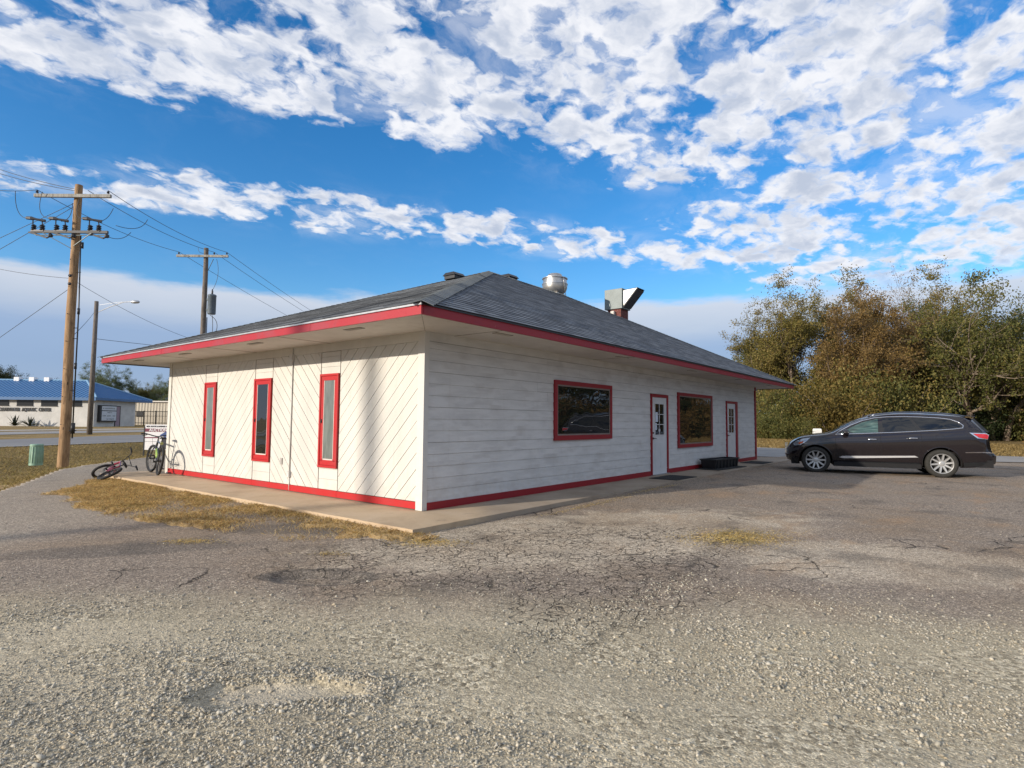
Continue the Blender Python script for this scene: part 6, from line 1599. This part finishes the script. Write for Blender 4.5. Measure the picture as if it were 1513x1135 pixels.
# ------------------------------------------------------------------ loose stones, grass
def stones(name, C, sizes, mat, seed=3, small=False):
    rng = np.random.default_rng(seed); t = (1 + 5 ** .5) / 2
    if small:
        v = np.array([(1, 0, 0), (-1, 0, 0), (0, 1, 0), (0, -1, 0), (0, 0, 1), (0, 0, -1)], float) * 1.15
        f = np.array([(0, 2, 4), (2, 1, 4), (1, 3, 4), (3, 0, 4), (2, 0, 5), (1, 2, 5), (3, 1, 5), (0, 3, 5)])
    else:
        v = np.array([(-1, t, 0), (1, t, 0), (-1, -t, 0), (1, -t, 0), (0, -1, t), (0, 1, t), (0, -1, -t), (0, 1, -t), (t, 0, -1), (t, 0, 1), (-t, 0, -1), (-t, 0, 1)]) / math.hypot(1, t)
        f = np.array([(0, 11, 5), (0, 5, 1), (0, 1, 7), (0, 7, 10), (0, 10, 11), (1, 5, 9), (5, 11, 4), (11, 10, 2), (10, 7, 6), (7, 1, 8), (3, 9, 4), (3, 4, 2), (3, 2, 6), (3, 6, 8), (3, 8, 9), (4, 9, 5), (2, 4, 11), (6, 2, 10), (8, 6, 7), (9, 8, 1)])
    k = len(v); m = len(C); var = v[None] * rng.uniform(.50, 1.35, (m, k, 1)) * rng.uniform(.5, 1.25, (m, 1, 3)) * np.array([1, 1, .68])
    a = rng.uniform(0, 6.28, m); ca, sa = np.cos(a)[:, None], np.sin(a)[:, None]; x = var[:, :, 0] * ca - var[:, :, 1] * sa; y = var[:, :, 0] * sa + var[:, :, 1] * ca
    tl = rng.normal(0, .35, (m, 1)); z = var[:, :, 2] + x * tl
    V = np.stack([x, y, z], 2) * sizes[:, None, None] + C[:, None, :]; F = (f[None] + (np.arange(m) * k)[:, None, None]).reshape(-1, 3)
    return struct(link(name, raw_mesh(name, V.reshape(-1, 3), F, mat)), 'stuff')
def stone_mat():
    m, n, P = new_mat('loose_stone'); r = n.island(); c = n.pos()
    col = n.ramp(r, [(0, (.16, .145, .115)), (.25, (.31, .28, .215)), (.5, (.41, .383, .312)), (.75, (.53, .495, .41)), (.92, (.44, .365, .25)), (1, (.64, .59, .48))]); col = n.mix(n.math('MULTIPLY', n.noise(c, 60, 3), .35), col, (.22, .20, .17))
    P(color=col, rough=.88, spec=.3); return m
M_STONE = stone_mat()
rng = np.random.default_rng(5)
NS = 620000
r_ = 1.5 + 11 * rng.random(NS) ** 1.35; a_ = np.radians(rng.uniform(-12, 100, NS)); X = CAM.x + r_ * np.cos(a_); Y = CAM.y + r_ * np.sin(a_)
fl = (X + 4.9) * .8 + (Y + .8) * .6 + (vnoise(X, Y, .8, 41, 3) - .5) * 1.6
al = Y * .8 - X * .6
lane = vnoise(fl * 1.1, al * .16, 1.9, 43, 3); pat = vnoise(X, Y, .9, 44, 3)
den = 1 / (1 + np.exp((fl + .6) * 2.6)) * (.06 + .8 * np.clip((pat - .48) * 5, 0, 1)) * (.2 + .9 * (lane < .50))
pn = (vnoise(X, Y, 2.4, 46, 3) - .5)
for (u_, v_, rx_, ry_, wt) in ((110, 1070, .75, .50, 1.6), (430, 1120, .5, .25, .9), (260, 960, .9, .22, .55), (1250, 1010, .9, .38, 1.0), (1080, 925, .8, .22, .6), (1420, 930, .7, .30, .6), (760, 1100, .5, .15, .5), (60, 905, .8, .3, .5)):
    q_ = on(u_, v_); vd = Vector((q_.x - CAM.x, q_.y - CAM.y, 0)).normalized(); ax_ = (X - q_.x) * vd.y - (Y - q_.y) * vd.x; ay_ = (X - q_.x) * vd.x + (Y - q_.y) * vd.y
    den += wt * np.exp(-((np.hypot(ax_ / rx_, ay_ / ry_) + pn * 1.2) ** 2))
den += .10 * np.exp(-((fl) / .8) ** 2)
# berm round the pit
aa = math.radians(-48); ax = X + 4.36; ay = Y + 3.53; uu = (ax * math.cos(aa) + ay * math.sin(aa)) / .37; vv = (ay * math.cos(aa) - ax * math.sin(aa)) / .15; pr_d = np.hypot(uu, vv) + (vnoise(X, Y, 6, 9, 3) - .5) * 1.1
den += 1.1 * np.exp(-((pr_d - 1.5) / .55) ** 2); den *= np.where(pr_d < .95, .22, 1)
den += .012
den += .35 * np.exp(-((Y + 4.45 + X * .1) / .16) ** 2) * (X > -3.2) * (X < -.5)
keep = (rng.random(NS) < np.clip(den, 0, 1)) & ~in_slab(X, Y, .02)
X = X[keep]; Y = Y[keep]; sz = .0030 + .0085 * rng.random(len(X)) ** 2.6; big_ = (rng.random(len(X)) < .022) & (pr_d[keep] < 99); sz = np.where(big_, rng.uniform(.010, .020, len(X)), sz); sz = np.where(den[keep] < .03, sz * .75, sz); rm_ = (np.abs(pr_d[keep] - 1.35) < .4) & (rng.random(len(X)) < .14); sz = np.where(rm_, rng.uniform(.007, .016, len(X)), sz)
rc = np.hypot(X - CAM.x, Y - CAM.y); k2 = (rc < 5.5) | (sz > .0055) | (rng.random(len(X)) < .25); X, Y, sz = X[k2], Y[k2], sz[k2] * .86
print('stones', len(X))
Cs = np.stack([X, Y, ground_h(X, Y) + sz * .22], 1); sm = sz < .0062; print(sm.sum())
stones('gravel', Cs[~sm], sz[~sm], M_STONE); stones('fine_gravel', Cs[sm], sz[sm], M_STONE, 4, True)

def blades(name, C, ln, wd, lie, mat, seed=9, head=None):
    """grass blades: triangles pairs; lie 0 upright .. 1 flat"""
    rng = np.random.default_rng(seed); m = len(C); az = rng.uniform(0, 6.283, m) if head is None else rng.normal(head, .7, m); el = (1 - lie) * 1.35 + rng.normal(0, .16, m); el = np.clip(el, .02, 1.5)
    d = np.stack([np.cos(az) * np.cos(el), np.sin(az) * np.cos(el), np.sin(el)], 1); s = np.stack([-np.sin(az), np.cos(az), 0 * az], 1) + rng.normal(0, .3, (m, 3)); s /= np.linalg.norm(s, axis=1)[:, None]
    L_ = (ln * rng.uniform(.4, 1.3, m))[:, None]; W_ = (wd * rng.uniform(.6, 1.3, m))[:, None]
    midp = C + d * L_ * .55 + np.array([0, 0, 1]) * L_ * .05; tip = C + d * L_ - np.array([0, 0, 1]) * L_ * .08
    V = np.stack([C - s * W_, C + s * W_, midp + s * W_ * .8, tip, midp - s * W_ * .8], 1).reshape(-1, 3)
    F = np.arange(m * 5).reshape(m, 5)
    return link(name, raw_mesh(name, V, F, mat))
def straw_mat(name, stops):
    m, n, P = new_mat(name); r = n.island(); col = n.ramp(r, stops); cp = n.pos(); col = n.mix(n.math('MULTIPLY', n.step(n.noise(cp, 1.6, 5, .65), .42, .66), .42), col, tuple(x * .32 for x in stops[2][1])); col = n.mix(n.math('MULTIPLY', n.step(n.noise(n.vmath('ADD', cp, (9, 2, 0)), 1.1, 4, .6), .60, .72), .22), col, (.16, .17, .06)); P(color=col, rough=.75, spec=.2)
    out = m.node_tree.nodes['Material Output']; b = m.node_tree.nodes['Principled BSDF']; t = n.new('ShaderNodeBsdfTranslucent'); n.put(t.inputs[0], col); mx = n.new('ShaderNodeMixShader'); mx.inputs[0].default_value = .4
    n.l.new(b.outputs[0], mx.inputs[1]); n.l.new(t.outputs[0], mx.inputs[2]); n.l.new(mx.outputs[0], out.inputs[0]); return m
M_STRAW = straw_mat('dry_straw', [(0, (.20, .12, .05)), (.3, (.50, .33, .13)), (.6, (.74, .52, .22)), (.85, (.90, .70, .36)), (1, (.42, .38, .13))])
M_VERGE = straw_mat('verge_grass_blades', [(0, (.13, .105, .04)), (.3, (.28, .21, .08)), (.6, (.46, .345, .14)), (.85, (.62, .48, .22)), (1, (.18, .20, .06))])
# dry patch beside the walk
patch_poly = [(-1.15, 9.6), (-1.6, 9.2), (-2.1, 8.2), (-2.75, 7.0), (-3.1, 5.2), (-3.15, 3.9), (-3.0, 2.6), (-2.75, 1.6), (-2.45, .7), (-2.2, -.1), (-1.75, -.75), (-1.35, -1.2), (-1.02, -1.16), (-1.12, -1.05)]
py_ = np.array([p[1] for p in patch_poly[:13]])[::-1]; pxx = np.array([p[0] for p in patch_poly[:13]])[::-1]
M_SOIL = simple('dry_soil', (.15, .115, .075), .95, var=.4, scale=3, bump=.02, bscale=30)
m_, n_, P_ = new_mat('straw_mulch'); c_n = n_.pos(); nz1 = n_.noise(n_.vmath('MULTIPLY', c_n, (1, 1, 1)), 3, 5, .65); nz2 = n_.noise(n_.vmath('MULTIPLY', c_n, (1, 2.4, 1)), 55, 4, .7)
colm = n_.ramp(nz1, [(.3, (.22, .15, .08)), (.5, (.48, .33, .15)), (.7, (.62, .44, .21))]); colm = n_.mix(n_.math('MULTIPLY', n_.step(nz2, .4, .7), .7), colm, (.12, .08, .04)); P_(color=colm, rough=.95, normal=n_.bump(nz2, .012)); M_MULCH = m_
N2 = 300000; X = rng.uniform(-3.5, -1.0, N2); Y = rng.uniform(-1.4, 9.8, N2)
edge_x = np.interp(Y, py_, pxx) + (vnoise(X, Y, 2.2, 51, 4) - .5) * 1.3 + .05
dn_ = vnoise(X, Y, .8, 52, 3); inside = X - edge_x
cx_line = -1.15 - (3.0 - Y) * .05
bare = np.exp(-((Y - 1.6 - (X + 1.7) * -1.2) / 1.1) ** 2) * np.exp(-((X + 1.7) / .7) ** 2)
den = np.clip(inside * 3.2, 0, 1) * np.clip((dn_ - .25) * 3.6, .06, 1) * (1 - .93 * bare); den *= np.where(Y < 1.2, .55, 1)
den = np.where((X > -1.09) & (Y > -1.0), 0, den)
keep = rng.random(N2) < den; X = X[keep]; Y = Y[keep]; print('straw', len(X))
o = blades('dry_grass', np.stack([X, Y, ground_h(X, Y) + .002 + .015 * rng.random(len(X))], 1), .065, .0017, .48, M_STRAW); struct(o, 'stuff')
# mulch sheet under it
gx = np.arange(-3.6, -1.08, .05); gy = np.arange(-1.35, 9.9, .05); GX, GY = np.meshgrid(gx, gy, indexing='ij'); ed = np.interp(GY, py_, pxx) + (vnoise(GX, GY, 2.2, 51, 4) - .5) * 1.3 + .05
bz = np.exp(-((GY - 1.6 - (GX + 1.7) * -1.2) / 1.1) ** 2) * np.exp(-((GX + 1.7) / .7) ** 2)
hz = ground_h(GX, GY) + np.where((GX - ed > .08) & (bz < .45) & (vnoise(GX, GY, .8, 52, 3) > .40), .012 + .03 * vnoise(GX, GY, 3, 53, 2), -.05)
I = np.arange(GX.size).reshape(GX.shape); F = np.stack([I[:-1, :-1].ravel(), I[1:, :-1].ravel(), I[1:, 1:].ravel(), I[:-1, 1:].ravel()], 1)
struct(link('mulch', raw_mesh('mulch', np.stack([GX.ravel(), GY.ravel(), hz.ravel()], 1), F, M_MULCH, True)), 'stuff')
# small straw tufts on the lot
cents = [(1.44, -4.12, .34, .20, 4200), (-3.0, .62, .16, .08, 500), (-1.25, -1.45, .22, .10, 900), (2.6, -1.35, .8, .06, 500), (5.2, -1.25, .9, .05, 500), (-2.3, -1.1, .10, .05, 120)]
Xs = []; 
for cx0, cy0, sx0, sy0, m0 in cents:
    a = rng.normal(0, 1, (m0, 2)); th0 = -.9 if cx0 < 0 else (.0 if m0 < 3000 else -.5); Xs.append(np.stack([cx0 + a[:, 0] * sx0 * math.cos(th0) - a[:, 1] * sy0 * math.sin(th0), cy0 + a[:, 0] * sx0 * math.sin(th0) + a[:, 1] * sy0 * math.cos(th0)], 1))
XY = np.concatenate(Xs); XY = XY[~in_slab(XY[:, 0], XY[:, 1], -.05)]
M_MEAL = straw_mat('pale_straw', [(0, (.50, .34, .10)), (.5, (.82, .60, .22)), (1, (.92, .75, .36))])
o = blades('straw_litter', np.stack([XY[:, 0], XY[:, 1], ground_h(XY[:, 0], XY[:, 1]) + .008], 1), .030, .0028, .95, M_MEAL, 12); struct(o, 'stuff')
# verge blades between the drive and the road, and along the right
N3 = 150000; X = rng.uniform(-9, 14, N3); Y = rng.uniform(3, 34, N3); a = side_of(X, Y, DR); b = side_of(X, Y, RD_N)
keep = (a > -.35 + .5 * rng.random(N3)) & (b < -.1); keep &= (rng.random(N3) < np.clip(1.25 - (Y - 10) / 30, .3, 1)); X = X[keep]; Y = Y[keep]; print('verge', len(X))
o = blades('verge_grass', np.stack([X, Y, terrain_h(X, Y) - .01], 1), .13, .007, .45, M_VERGE, 15); struct(o, 'stuff')
N4 = 90000; X = rng.uniform(29.6, 50, N4); Y = rng.uniform(-14, 12, N4)
o = blades('roadside_grass', np.stack([X, Y, np.full(N4, -.12)], 1), .22, .016, .4, straw_mat('tan_grass_blades', [(0, (.22, .15, .05)), (.5, (.40, .28, .11)), (1, (.55, .42, .20))]), 16); struct(o, 'stuff')
